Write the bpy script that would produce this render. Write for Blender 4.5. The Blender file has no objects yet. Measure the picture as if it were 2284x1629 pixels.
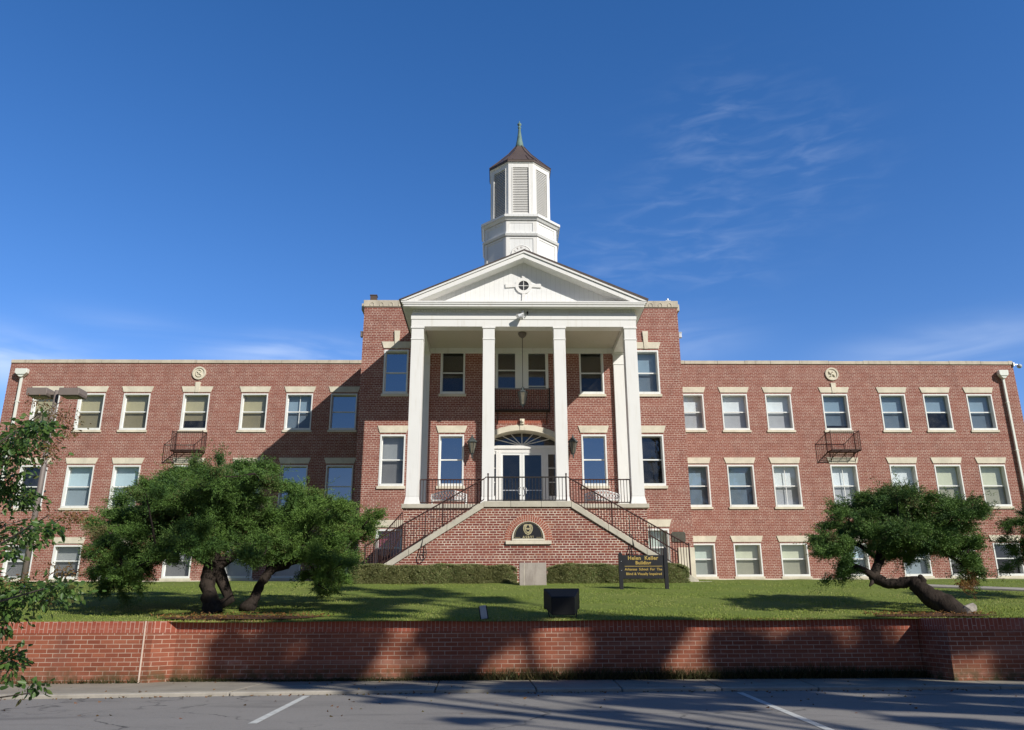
import bpy, math, random
import numpy as np
from mathutils import Vector, Matrix
from math import radians, sin, cos, pi, sqrt
random.seed(11)
RNG = np.random.default_rng(5)
S = bpy.context.scene
C = S.collection

# ------------------------------------------------------------------ camera
cam = bpy.data.objects.new('camera', bpy.data.cameras.new('camera'))
C.objects.link(cam); S.camera = cam
cam.data.sensor_width = 36.0
cam.data.lens = 28.42
cam.data.shift_x = -0.00134
cam.data.clip_start = 0.05
cam.data.clip_end = 5000
cam.matrix_world = (Matrix.Translation((-1.011, -40.0, 0.0)) @ Matrix.Rotation(-0.0196, 4, 'Z')
                    @ Matrix.Rotation(pi/2 + 0.306, 4, 'X') @ Matrix.Rotation(-0.0042, 4, 'Z'))

# ------------------------------------------------------------------ sun and sky
SX, SZ = 0.925, 0.885                       # light travels (-SX, 1, -SZ)
sun_vec = Vector((SX, -1.0, SZ)).normalized()
elev = math.asin(sun_vec.z)
azim = math.atan2(sun_vec.x, sun_vec.y)    # clockwise from +Y
sd = bpy.data.lights.new('sun', 'SUN'); sd.energy = 4.9; sd.angle = radians(0.53)
sd.color = (1.0, 0.955, 0.875)
so = bpy.data.objects.new('sun', sd); C.objects.link(so)
so.rotation_euler = (-sun_vec).to_track_quat('-Z', 'Y').to_euler()

W = bpy.data.worlds.new('World'); S.world = W; W.use_nodes = True
wn = W.node_tree; wn.nodes.clear(); WL = wn.links
def WN(t, **k):
    n = wn.nodes.new(t)
    for a, b in k.items(): setattr(n, a, b)
    return n
wo = WN('ShaderNodeOutputWorld'); bg = WN('ShaderNodeBackground'); bg.inputs['Strength'].default_value = 0.15
sky = WN('ShaderNodeTexSky', sky_type='NISHITA', sun_disc=False)
sky.sun_elevation = elev; sky.sun_rotation = azim
sky.air_density = 0.9; sky.dust_density = 0.05; sky.ozone_density = 2.6; sky.altitude = 300
tc = WN('ShaderNodeTexCoord')
hs = WN('ShaderNodeHueSaturation'); hs.inputs['Saturation'].default_value = 1.30; hs.inputs['Value'].default_value = 1.0
WL.new(sky.outputs[0], hs.inputs['Color'])
tint = WN('ShaderNodeMix', data_type='RGBA', blend_type='MULTIPLY'); tint.inputs[0].default_value = 1
WL.new(hs.outputs[0], tint.inputs[6]); tint.inputs[7].default_value = (1.34, 1.02, 1.12, 1)
def vmath(op, a, b=None):
    n = WN('ShaderNodeVectorMath', operation=op); WL.new(a, n.inputs[0])
    if b is not None:
        if isinstance(b, (tuple, list)): n.inputs[1].default_value = b
        else: WL.new(b, n.inputs[1])
    return n
def m1(op, a, b=None, c=None, clamp=False):
    n = WN('ShaderNodeMath', operation=op, use_clamp=clamp)
    for i, v in enumerate((a, b, c)):
        if v is None: continue
        if isinstance(v, (int, float)): n.inputs[i].default_value = v
        else: WL.new(v, n.inputs[i])
    return n.outputs[0]
sep = WN('ShaderNodeSeparateXYZ'); WL.new(tc.outputs['Generated'], sep.inputs[0])
dx, dy, dz = sep.outputs
azn = m1('ARCTAN2', dx, dy); eln = m1('ARCSINE', dz)   # azimuth from +Y, elevation
cmb = WN('ShaderNodeCombineXYZ'); WL.new(azn, cmb.inputs[0]); WL.new(eln, cmb.inputs[1])
def cloud(rot, scale, detail, lo, hi, seed, spots):
    """wisps: stretched noise limited to soft regions of the sky given as (azimuth, elevation, half widths)"""
    mp = WN('ShaderNodeMapping'); WL.new(cmb.outputs[0], mp.inputs[0])
    mp.inputs['Rotation'].default_value = (0, 0, radians(rot)); mp.inputs['Scale'].default_value = scale
    mp.inputs['Location'].default_value = (seed, seed*1.7, seed)
    nz = WN('ShaderNodeTexNoise'); nz.inputs['Scale'].default_value = 1.0; nz.inputs['Detail'].default_value = detail
    nz.inputs['Roughness'].default_value = 0.55; nz.inputs['Distortion'].default_value = 0.5
    WL.new(mp.outputs[0], nz.inputs['Vector'])
    mr = WN('ShaderNodeMapRange', interpolation_type='SMOOTHSTEP'); WL.new(nz.outputs['Fac'], mr.inputs[0])
    mr.inputs[1].default_value = lo; mr.inputs[2].default_value = hi
    tot = None
    for a, e, wa, we, amp in spots:
        u = m1('DIVIDE', m1('SUBTRACT', azn, radians(a)), radians(wa))
        v = m1('DIVIDE', m1('SUBTRACT', eln, radians(e)), radians(we))
        r = m1('ADD', m1('MULTIPLY', u, u), m1('MULTIPLY', v, v))
        g = m1('MULTIPLY', m1('EXPONENT', m1('MULTIPLY', r, -1.0)), amp)
        tot = g if tot is None else m1('ADD', tot, g)
    return m1('MULTIPLY', mr.outputs[0], tot, clamp=True)
c1 = cloud(24, (15, 62, 1), 3, 0.36, 0.90, 3.1, [(18, 33, 4, 3, 0.11), (19, 29, 7, 4, 0.09), (13, 26, 5, 3.5, 0.07), (16.5, 24, 4, 2, 0.09), (8, 24, 3, 2.5, 0.10), (25, 30, 3, 3, .08)])
c2 = cloud(4, (4, 22, 1), 4, 0.22, 0.72, 8.2, [(-35, 15.2, 8, 1.5, 0.75), (-13.5, 17.8, 4, 1.1, 0.50), (31, 16.4, 6, 1.3, 0.38), (14, 18.6, 4, 1.4, 0.20), (-26, 18.6, 4, .8, 0.12), (-18, 17.4, 4, 1.0, .25)])
cf = m1('ADD', c1, c2, clamp=True)
mx = WN('ShaderNodeMix', data_type='RGBA'); WL.new(cf, mx.inputs[0]); # sky dimmed by hand on the unseen sunward side and overhead, cutting shadow fill
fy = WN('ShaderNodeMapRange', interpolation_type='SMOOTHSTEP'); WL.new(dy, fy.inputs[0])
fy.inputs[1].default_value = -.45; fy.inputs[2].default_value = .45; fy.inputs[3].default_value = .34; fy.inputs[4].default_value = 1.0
dimmed_sky = WN('ShaderNodeVectorMath', operation='SCALE'); WL.new(tint.outputs[2], dimmed_sky.inputs[0]); WL.new(fy.outputs[0], dimmed_sky.inputs['Scale'])
WL.new(dimmed_sky.outputs[0], mx.inputs[6])
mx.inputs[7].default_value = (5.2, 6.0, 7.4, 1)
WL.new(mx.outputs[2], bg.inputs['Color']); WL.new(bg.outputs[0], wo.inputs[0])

S.view_settings.view_transform = 'Standard'; S.view_settings.look = 'None'
S.view_settings.gamma = 1; S.view_settings.exposure = 0.06
S.render.engine = 'CYCLES'
S.cycles.max_bounces = 6; S.cycles.transparent_max_bounces = 12

# ------------------------------------------------------------------ materials
M = {}
class NT:
    def __init__(s, name):
        s.m = bpy.data.materials.new(name); s.m.use_nodes = True
        s.t = s.m.node_tree; s.t.nodes.clear()
        s.out = s.n('ShaderNodeOutputMaterial')
    def n(s, t, **k):
        x = s.t.nodes.new(t)
        for a, b in k.items(): setattr(x, a, b)
        return x
    def l(s, a, b): s.t.links.new(a, b)
    def noise(s, vec, scale, detail=4, rough=.55):
        x = s.n('ShaderNodeTexNoise'); x.inputs['Scale'].default_value = scale
        x.inputs['Detail'].default_value = detail; x.inputs['Roughness'].default_value = rough
        s.l(vec, x.inputs['Vector']); return x.outputs['Fac']
    def rng(s, v, a, b, c, d, smooth=False):
        x = s.n('ShaderNodeMapRange')
        if smooth: x.interpolation_type = 'SMOOTHSTEP'
        s.l(v, x.inputs[0])
        for i, q in enumerate((a, b, c, d)): x.inputs[i+1].default_value = q
        return x.outputs[0]
    def mix(s, f, a, b, mode='MIX'):
        x = s.n('ShaderNodeMix', data_type='RGBA', blend_type=mode)
        for i, q in ((0, f), (6, a), (7, b)):
            if isinstance(q, (int, float)): x.inputs[i].default_value = q
            elif isinstance(q, tuple): x.inputs[i].default_value = (*q, 1) if len(q) == 3 else q
            else: s.l(q, x.inputs[i])
        return x.outputs[2]
    def mul(s, v, a):
        x = s.n('ShaderNodeMath', operation='MULTIPLY')
        s.l(v, x.inputs[0])
        if isinstance(a, (int, float)): x.inputs[1].default_value = a
        else: s.l(a, x.inputs[1])
        return x.outputs[0]
    def bsdf(s, col, rough=.7, spec=.4, metal=0, bump=None, bstr=.3, bdist=.01):
        p = s.n('ShaderNodeBsdfPrincipled')
        if isinstance(col, tuple): p.inputs['Base Color'].default_value = (*col, 1)
        else: s.l(col, p.inputs['Base Color'])
        if isinstance(rough, (int, float)): p.inputs['Roughness'].default_value = rough
        else: s.l(rough, p.inputs['Roughness'])
        p.inputs['Specular IOR Level'].default_value = spec
        p.inputs['Metallic'].default_value = metal
        if bump is not None:
            b = s.n('ShaderNodeBump'); b.inputs['Strength'].default_value = bstr; b.inputs['Distance'].default_value = bdist
            s.l(bump, b.inputs['Height']); s.l(b.outputs[0], p.inputs['Normal'])
        s.l(p.outputs[0], s.out.inputs[0]); return p
    def pos(s): return s.n('ShaderNodeNewGeometry').outputs['Position']
    def scaled(s, vec, sc):
        x = s.n('ShaderNodeVectorMath', operation='MULTIPLY'); s.l(vec, x.inputs[0]); x.inputs[1].default_value = sc
        return x.outputs[0]

def simple(name, col, rough=.6, spec=.4, metal=0, var=.15, scale=3.0, bstr=.15):
    """plain coloured surface with a little uneven wear"""
    k = NT(name); p = k.pos()
    f = k.noise(p, scale, 5); g = k.noise(p, scale*14, 3)
    a = tuple(c*(1-var) for c in col); b = tuple(min(1, c*(1+var)) for c in col)
    c = k.mix(k.rng(f, .3, .7, 0, 1), a, b); c = k.mix(k.rng(g, .35, .65, 0, .35), c, tuple(c_*.85 for c_ in col))
    k.bsdf(c, rough, spec, metal, g, bstr); M[name] = k.m; return k.m

def brick(name, cols, mortar, bw=.215, rh=.0765, ms=.010, soldier=False, wear=.5, moss=False, headers=True, var2=1.0):
    k = NT(name); g = k.n('ShaderNodeNewGeometry')
    sp = k.n('ShaderNodeSeparateXYZ'); k.l(g.outputs['Position'], sp.inputs[0])
    sn = k.n('ShaderNodeSeparateXYZ'); k.l(g.outputs['True Normal'], sn.inputs[0])
    ab = k.n('ShaderNodeMath', operation='ABSOLUTE'); k.l(sn.outputs[0], ab.inputs[0])
    gt = k.n('ShaderNodeMath', operation='GREATER_THAN'); k.l(ab.outputs[0], gt.inputs[0]); gt.inputs[1].default_value = .7
    mu = k.n('ShaderNodeMix', data_type='FLOAT'); k.l(gt.outputs[0], mu.inputs[0]); k.l(sp.outputs[0], mu.inputs[2]); k.l(sp.outputs[1], mu.inputs[3])
    cb = k.n('ShaderNodeCombineXYZ')
    if soldier: k.l(sp.outputs[2], cb.inputs[0]); k.l(mu.outputs[0], cb.inputs[1])
    else: k.l(mu.outputs[0], cb.inputs[0]); k.l(sp.outputs[2], cb.inputs[1])
    b = k.n('ShaderNodeTexBrick'); k.l(cb.outputs[0], b.inputs['Vector'])
    if headers: b.squash = .5; b.squash_frequency = 6
    b.inputs['Scale'].default_value = 1; b.inputs['Brick Width'].default_value = bw; b.inputs['Row Height'].default_value = rh
    b.inputs['Mortar Size'].default_value = ms; b.inputs['Mortar Smooth'].default_value = .25; b.inputs['Bias'].default_value = 0
    b.inputs['Color1'].default_value = (0, 0, 0, 1); b.inputs['Color2'].default_value = (1, 1, 1, 1); b.inputs['Mortar'].default_value = (.5, .5, .5, 1)
    # one hue per brick
    r = k.n('ShaderNodeValToRGB'); k.l(b.outputs['Color'], r.inputs[0])
    els = r.color_ramp.elements; els[0].position = 0; els[0].color = (*cols[0], 1); els[1].position = 1; els[1].color = (*cols[-1], 1)
    for i, cc in enumerate(cols[1:-1]):
        e = els.new((i+1)/(len(cols)-1)); e.color = (*cc, 1)
    P = g.outputs['Position']
    n1 = k.noise(P, .35, 4); n2 = k.noise(P, 2.2, 5, .65); n3 = k.noise(P, 38, 3)
    base = k.mix(k.rng(n3, .3, .7, 0, .35), r.outputs[0], tuple(c*.6 for c in cols[1]))
    base = k.mix(k.rng(n1, .35, .7, 0, .45*var2), base, tuple(min(1, c*1.25) for c in cols[1]))
    # mortar: whiter where it has leached, reddish with dust elsewhere
    mdull = tuple(.55*a+.45*c for a, c in zip(mortar, cols[1]))
    mort = k.mix(k.rng(n2, .38, .66, 0, 1, True), mdull, mortar)
    col = k.mix(b.outputs['Fac'], base, mort)
    n6 = k.noise(k.scaled(P, (.22, .22, 7.5)), 1.0, 3, .5)
    col = k.mix(k.rng(n6, .50, .72, 0, .42*wear, True), col, tuple(min(1, .45*a+.62*c) for a, c in zip(mortar, cols[1])))
    n7 = k.noise(k.scaled(P, (.3, .3, 5.0)), 2.3, 3, .5)
    col = k.mix(k.rng(n7, .54, .74, 0, .5*wear, True), col, tuple(.72*c for c in cols[1]))
    # leached salts in faint patches
    n4 = k.noise(k.scaled(P, (.5, .5, 1.4)), 1.3, 6, .7)
    col = k.mix(k.rng(n4, .58, .78, 0, .30*wear, True), col, (.62, .52, .47))
    n5 = k.noise(k.scaled(P, (1.6, 1.6, .25)), 1.1, 5, .6)
    col = k.mix(k.rng(n5, .50, .76, 0, .46*wear, True), col, (.115, .06, .047))
    if moss:
        z = k.rng(sp.outputs[2], -1.0, -.72, 1, 0)
        mf = k.mul(z, k.rng(k.noise(P, 5, 5, .7), .35, .6, 0, 1))
        col = k.mix(mf, col, (.07, .06, .025))
    hh = k.n('ShaderNodeMath', operation='SUBTRACT'); hh.inputs[0].default_value = 1; k.l(b.outputs['Fac'], hh.inputs[1])
    h2 = k.n('ShaderNodeMath', operation='ADD'); k.l(hh.outputs[0], h2.inputs[0]); k.l(k.mul(n3, .5), h2.inputs[1])
    k.bsdf(col, .85, .25, 0, h2.outputs[0], .5, .006); M[name] = k.m; return k.m

brick('brick_wing', [(.195, .056, .041), (.248, .080, .058), (.292, .108, .077), (.214, .065, .048), (.33, .134, .098)], (.69, .575, .49), ms=.0088, bw=.225, rh=.079)
brick('brick_stair', [(.13, .032, .028), (.23, .060, .042), (.165, .042, .034), (.30, .105, .062), (.12, .036, .036)], (.76, .66, .54), bw=.235, rh=.083, ms=.0115, wear=.4)
brick('brick_retaining', [(.23, .066, .036), (.29, .092, .050), (.19, .054, .031), (.35, .122, .068)], (.52, .40, .31), bw=.235, rh=.0765, ms=.0062, wear=.9, moss=True, headers=False)
brick('brick_soldier', [(.28, .072, .042), (.36, .10, .06), (.25, .06, .038)], (.50, .34, .27), bw=.24, rh=.078, ms=.007, wear=.4, soldier=True, headers=False)
brick('brick_arch', [(.17, .05, .04), (.30, .09, .06), (.24, .06, .045)], (.62, .52, .45), bw=.5, rh=.078, ms=.012, headers=False)

def stone(name, col, streak=.5, joint=None):
    k = NT(name); P = k.pos()
    a = k.noise(P, 1.7, 6, .65); b = k.noise(P, 22, 4); c = k.noise(k.scaled(P, (2.2, 2.2, .35)), 1.6, 5, .7)
    cc = k.mix(k.rng(a, .35, .65, 0, 1), tuple(x*.82 for x in col), tuple(min(1, x*1.08) for x in col))
    cc = k.mix(k.rng(b, .3, .7, 0, .3), cc, tuple(x*.75 for x in col))
    cc = k.mix(k.rng(c, .52, .75, 0, streak, True), cc, (col[0]*.45, col[1]*.42, col[2]*.4))
    k.bsdf(cc, .85, .25, 0, b, .3, .01); M[name] = k.m
stone('limestone', (.72, .66, .53), .22)
stone('coping_stone', (.58, .52, .42), .7)
stone('stair_stone', (.54, .50, .41), .35)
stone('granite_marker', (.40, .35, .31), .6)
stone('concrete_walk', (.30, .27, .215), .35)
stone('concrete_kerb', (.36, .33, .28), .3)

def paint(name, col, rough=.45):
    k = NT(name); P = k.pos()
    a = k.noise(P, .9, 5, .6); b = k.noise(k.scaled(P, (9, 9, .8)), 1.0, 4); c = k.noise(P, 30, 3)
    cc = k.mix(k.rng(a, .35, .7, 0, .6), col, tuple(x*.93 for x in col))
    cc = k.mix(k.rng(b, .52, .78, 0, .42, True), cc, (col[0]*.76, col[1]*.72, col[2]*.64))
    k.bsdf(cc, rough, .4, 0, c, .12, .004); M[name] = k.m
paint('white_paint', (.80, .79, .76)); paint('ceiling_shaded_white', (.60, .55, .47), .6)  # ceiling: white with its shade and warm bounce put into the beige
paint('frame_white', (.78, .79, .77)); paint('wood_grey', (.62, .61, .58), .7)
paint('pipe_white', (.74, .76, .70), .35)

def board(name, col, period=.18):
    """painted vertical boards"""
    k = NT(name); g = k.n('ShaderNodeNewGeometry'); sp = k.n('ShaderNodeSeparateXYZ'); k.l(g.outputs['Position'], sp.inputs[0])
    ad = k.n('ShaderNodeMath', operation='ADD'); k.l(sp.outputs[0], ad.inputs[0]); k.l(sp.outputs[1], ad.inputs[1])
    md = k.n('ShaderNodeMath', operation='PINGPONG'); k.l(ad.outputs[0], md.inputs[0]); md.inputs[1].default_value = period/2
    gr = k.rng(md.outputs[0], 0, .009, 0, 1)
    n = k.noise(g.outputs['Position'], 1.5, 5); cc = k.mix(k.rng(n, .3, .7, 0, .7), col, tuple(x*.93 for x in col))
    cc = k.mix(k.rng(md.outputs[0], 0, .007, .5, 0), cc, (.35, .33, .3))
    k.bsdf(cc, .5, .4, 0, gr, .6, .01); M[name] = k.m
board('board_white', (.78, .78, .76), .19); board('beadboard', (.77, .775, .76), .22)

simple('iron', (.030, .024, .022), .55, .4, 0, .3, 6)
simple('rust_iron', (.060, .030, .026), .7, .3, 0, .35, 7)
simple('roof_bronze', (.105, .075, .062), .5, .45, .1, .2, 1.2)
simple('roof_shingle', (.105, .085, .078), .85, .2, 0, .25, 5)
simple('patina', (.155, .235, .205), .7, .3, .1, .35, 4)
simple('pole_bronze', (.20, .165, .145), .55, .4, 0, .12, 3)
simple('black_plastic', (.008, .008, .008), .5, .25, 0, .2, 8)
simple('black_board', (.014, .014, .016), .4, .5, 0, .2, 6)
simple('gold_letter', (.46, .32, .08), .5, .5, 0, .15, 20)
simple('gold_pale', (.44, .38, .22), .5, .5, 0, .3, 20)
simple('aluminium', (.60, .61, .62), .35, .5, .6, .1, 8)
simple('grey_cover', (.42, .45, .48), .5, .4, 0, .12, 20)
simple('bronze_plate', (.085, .080, .062), .55, .4, .3, .25, 12)
simple('bench_white', (.80, .80, .78), .5, .4, 0, .1, 8)
simple('roof_gravel', (.20, .19, .18), .95, .1, 0, .2, 8)
simple('interior', (.045, .045, .048), .9, .1, 0, .3, .8)
simple('interior_red', (.34, .060, .085), .8, .1, 0, .15, 2)
simple('door_dark', (.030, .032, .035), .5, .3, 0, .3, 3)
simple('lamp_frosted', (.15, .135, .10), .35, .5, 0, .25, 9)
simple('lamp_housing', (.075, .090, .090), .5, .4, .2, .3, 9)
simple('deadwood', (.30, .27, .235), .9, .2, 0, .3, 14, .5)
simple('white_line', (.52, .52, .48), .8, .2, 0, .22, 9)
simple('joint_fill', (.66, .52, .42), .8, .2, 0, .12, 9)
simple('hedge_core', (.10, .11, .045), .95, .1, 0, .4, 20, .8)
simple('mulch', (.105, .058, .036), .95, .1, 0, .45, 25, .8)
for nm, c in {'tan': (.48, .43, .26), 'white': (.84, .88, .90), 'pale': (.54, .68, .74), 'cream': (.66, .67, .50), 'green': (.62, .70, .62), 'grey': (.33, .34, .34), 'bluegrey': (.27, .37, .46)}.items():
    k = NT('blind_'+nm); P = k.pos(); w = k.n('ShaderNodeTexWave', wave_type='BANDS', bands_direction='Z')
    k.l(P, w.inputs['Vector']); w.inputs['Scale'].default_value = 9; w.inputs['Distortion'].default_value = .4
    n = k.noise(k.scaled(P, (2, 2, .8)), 2, 3)
    cc = k.mix(k.rng(n, .3, .7, 0, .6), c, tuple(x*.86 for x in c)); cc = k.mix(k.mul(w.outputs['Fac'], .10), cc, tuple(x*.6 for x in c))
    k.bsdf(cc, .9, .1); M['blind_'+nm] = k.m

def glass(name, refl, tint, dirt=.04):
    k = NT(name); P = k.pos()
    t = k.n('ShaderNodeBsdfTransparent'); t.inputs[0].default_value = (*tint, 1)
    g = k.n('ShaderNodeBsdfGlossy'); g.inputs['Roughness'].default_value = .015; g.inputs[0].default_value = (1, 1, 1, 1)
    bmp = k.n('ShaderNodeBump'); bmp.inputs['Strength'].default_value = .06; bmp.inputs['Distance'].default_value = .02
    k.l(k.noise(P, 1.6, 2), bmp.inputs['Height']); k.l(bmp.outputs[0], g.inputs['Normal'])
    d = k.n('ShaderNodeBsdfDiffuse'); d.inputs[0].default_value = (.4, .4, .38, 1)
    m_ = k.n('ShaderNodeMixShader'); m_.inputs[0].default_value = refl; k.l(t.outputs[0], m_.inputs[1]); k.l(g.outputs[0], m_.inputs[2])
    m2 = k.n('ShaderNodeMixShader'); k.l(k.rng(k.noise(P, 3, 5), .4, .8, dirt*.3, dirt*2), m2.inputs[0]); k.l(m_.outputs[0], m2.inputs[1]); k.l(d.outputs[0], m2.inputs[2])
    k.l(m2.outputs[0], k.out.inputs[0]); M[name] = k.m
glass('glass', .13, (.95, .97, .97)); glass('glass_screened', .07, (.66, .66, .67), .05); glass('glass_mirror', .50, (.35, .4, .42), .01)
glass('glass_door', .10, (.25, .3, .34), .015)

def ground_mats():
    k = NT('asphalt'); P = k.pos()
    a = k.noise(P, .6, 5); b = k.noise(P, 120, 2); c = k.noise(P, 9, 5, .7)
    cc = k.mix(k.rng(a, .3, .7, 0, 1), (.175, .163, .148), (.215, .200, .180)); cc = k.mix(k.rng(b, .35, .7, 0, .6), cc, (.33, .31, .28)); cc = k.mix(k.rng(c, .6, .75, 0, .5), cc, (.08, .075, .07))
    vo = k.n('ShaderNodeTexVoronoi', feature='DISTANCE_TO_EDGE'); wv = k.n('ShaderNodeVectorMath', operation='ADD')
    nn = k.n('ShaderNodeTexNoise'); nn.inputs['Scale'].default_value = 1.6; nn.inputs['Detail'].default_value = 5; k.l(P, nn.inputs['Vector'])
    k.l(P, wv.inputs[0]); k.l(nn.outputs['Color'], wv.inputs[1]); k.l(wv.outputs[0], vo.inputs['Vector']); vo.inputs['Scale'].default_value = .42
    cr = k.mul(k.rng(vo.outputs['Distance'], 0, .012, 1, 0), k.rng(k.noise(P, .35, 3), .45, .6, 0, 1))
    cc = k.mix(cr, cc, (.03, .03, .028))
    st = k.noise(k.scaled(P, (.5, 1.6, 1)), .8, 5, .65); cc = k.mix(k.rng(st, .52, .72, 0, .45, True), cc, (.085, .080, .074))
    k.bsdf(cc, .9, .25, 0, b, .6, .005); M['asphalt'] = k.m
    k = NT('lawn_soil'); P = k.pos()
    a = k.noise(P, .5, 5); b = k.noise(P, 30, 4, .7); c = k.noise(P, 4, 5, .6)
    cc = k.mix(k.rng(a, .35, .65, 0, 1), (.150, .205, .042), (.205, .240, .060)); cc = k.mix(k.rng(b, .3, .7, 0, .7), cc, (.105, .140, .028)); cc = k.mix(k.rng(c, .58, .72, 0, .5), cc, (.24, .23, .08))
    k.bsdf(cc, .95, .1, 0, b, .8, .03); M['lawn_soil'] = k.m
ground_mats()

def leaf(name, stops, trans=.25, rough=.6):
    """foliage whose tint is picked per leaf from a stored random value"""
    k = NT(name); at = k.n('ShaderNodeAttribute', attribute_name='tint')
    r = k.n('ShaderNodeValToRGB'); k.l(at.outputs['Fac'], r.inputs[0]); e = r.color_ramp.elements
    e[0].position = 0; e[0].color = (*stops[0], 1); e[1].position = 1; e[1].color = (*stops[-1], 1)
    for i, c in enumerate(stops[1:-1]):
        q = e.new((i+1)/(len(stops)-1)); q.color = (*c, 1)
    p = k.bsdf(r.outputs[0], rough, .25)
    t = k.n('ShaderNodeBsdfTranslucent'); k.l(r.outputs[0], t.inputs[0])
    m_ = k.n('ShaderNodeMixShader'); m_.inputs[0].default_value = trans; k.l(p.outputs[0], m_.inputs[1]); k.l(t.outputs[0], m_.inputs[2])
    k.l(m_.outputs[0], k.out.inputs[0]); M[name] = k.m
leaf('juniper_green', [(.040, .088, .022), (.072, .140, .028), (.118, .205, .040), (.070, .130, .034), (.15, .13, .05)], .12)
leaf('juniper_bright', [(.058, .118, .026), (.098, .182, .034), (.145, .240, .045), (.100, .165, .038), (.16, .15, .05)], .15)
leaf('juniper_dead', [(.20, .10, .03), (.28, .15, .045), (.14, .07, .03)])
leaf('hedge_green', [(.22, .23, .10), (.32, .32, .14), (.38, .37, .18), (.24, .38, .13), (.42, .32, .20)], .35)
leaf('broad_green', [(.038, .080, .020), (.062, .125, .028), (.105, .180, .040), (.11, .095, .04)], .3, .4)
leaf('brown_spray', [(.17, .075, .035), (.22, .12, .045), (.10, .10, .035), (.24, .10, .05)], .3)
leaf('tree_green', [(.03, .06, .015), (.05, .09, .02), (.07, .12, .03)], .3)
leaf('grass_blade', [(.165, .235, .038), (.235, .300, .055), (.290, .330, .080), (.40, .38, .16)], .2, .7)
leaf('weed_dark', [(.030, .035, .012), (.055, .060, .02), (.10, .07, .03)], .2)
leaf('bare_twig', [(.20, .18, .16), (.14, .12, .11)], 0)
def bark(name, col):
    k = NT(name); P = k.pos(); a = k.noise(k.scaled(P, (9, 9, 2.5)), 2.2, 6, .7); b = k.noise(P, 3, 3)
    cc = k.mix(k.rng(a, .3, .7, 0, 1), tuple(x*.45 for x in col), tuple(x*1.4 for x in col)); cc = k.mix(k.rng(b, .5, .75, 0, .4), cc, tuple(x*3 for x in col))
    k.bsdf(cc, .9, .15, 0, a, .9, .03); M[name] = k.m
bark('juniper_bark', (.034, .026, .021)); bark('tree_bark', (.12, .10, .08))

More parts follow.
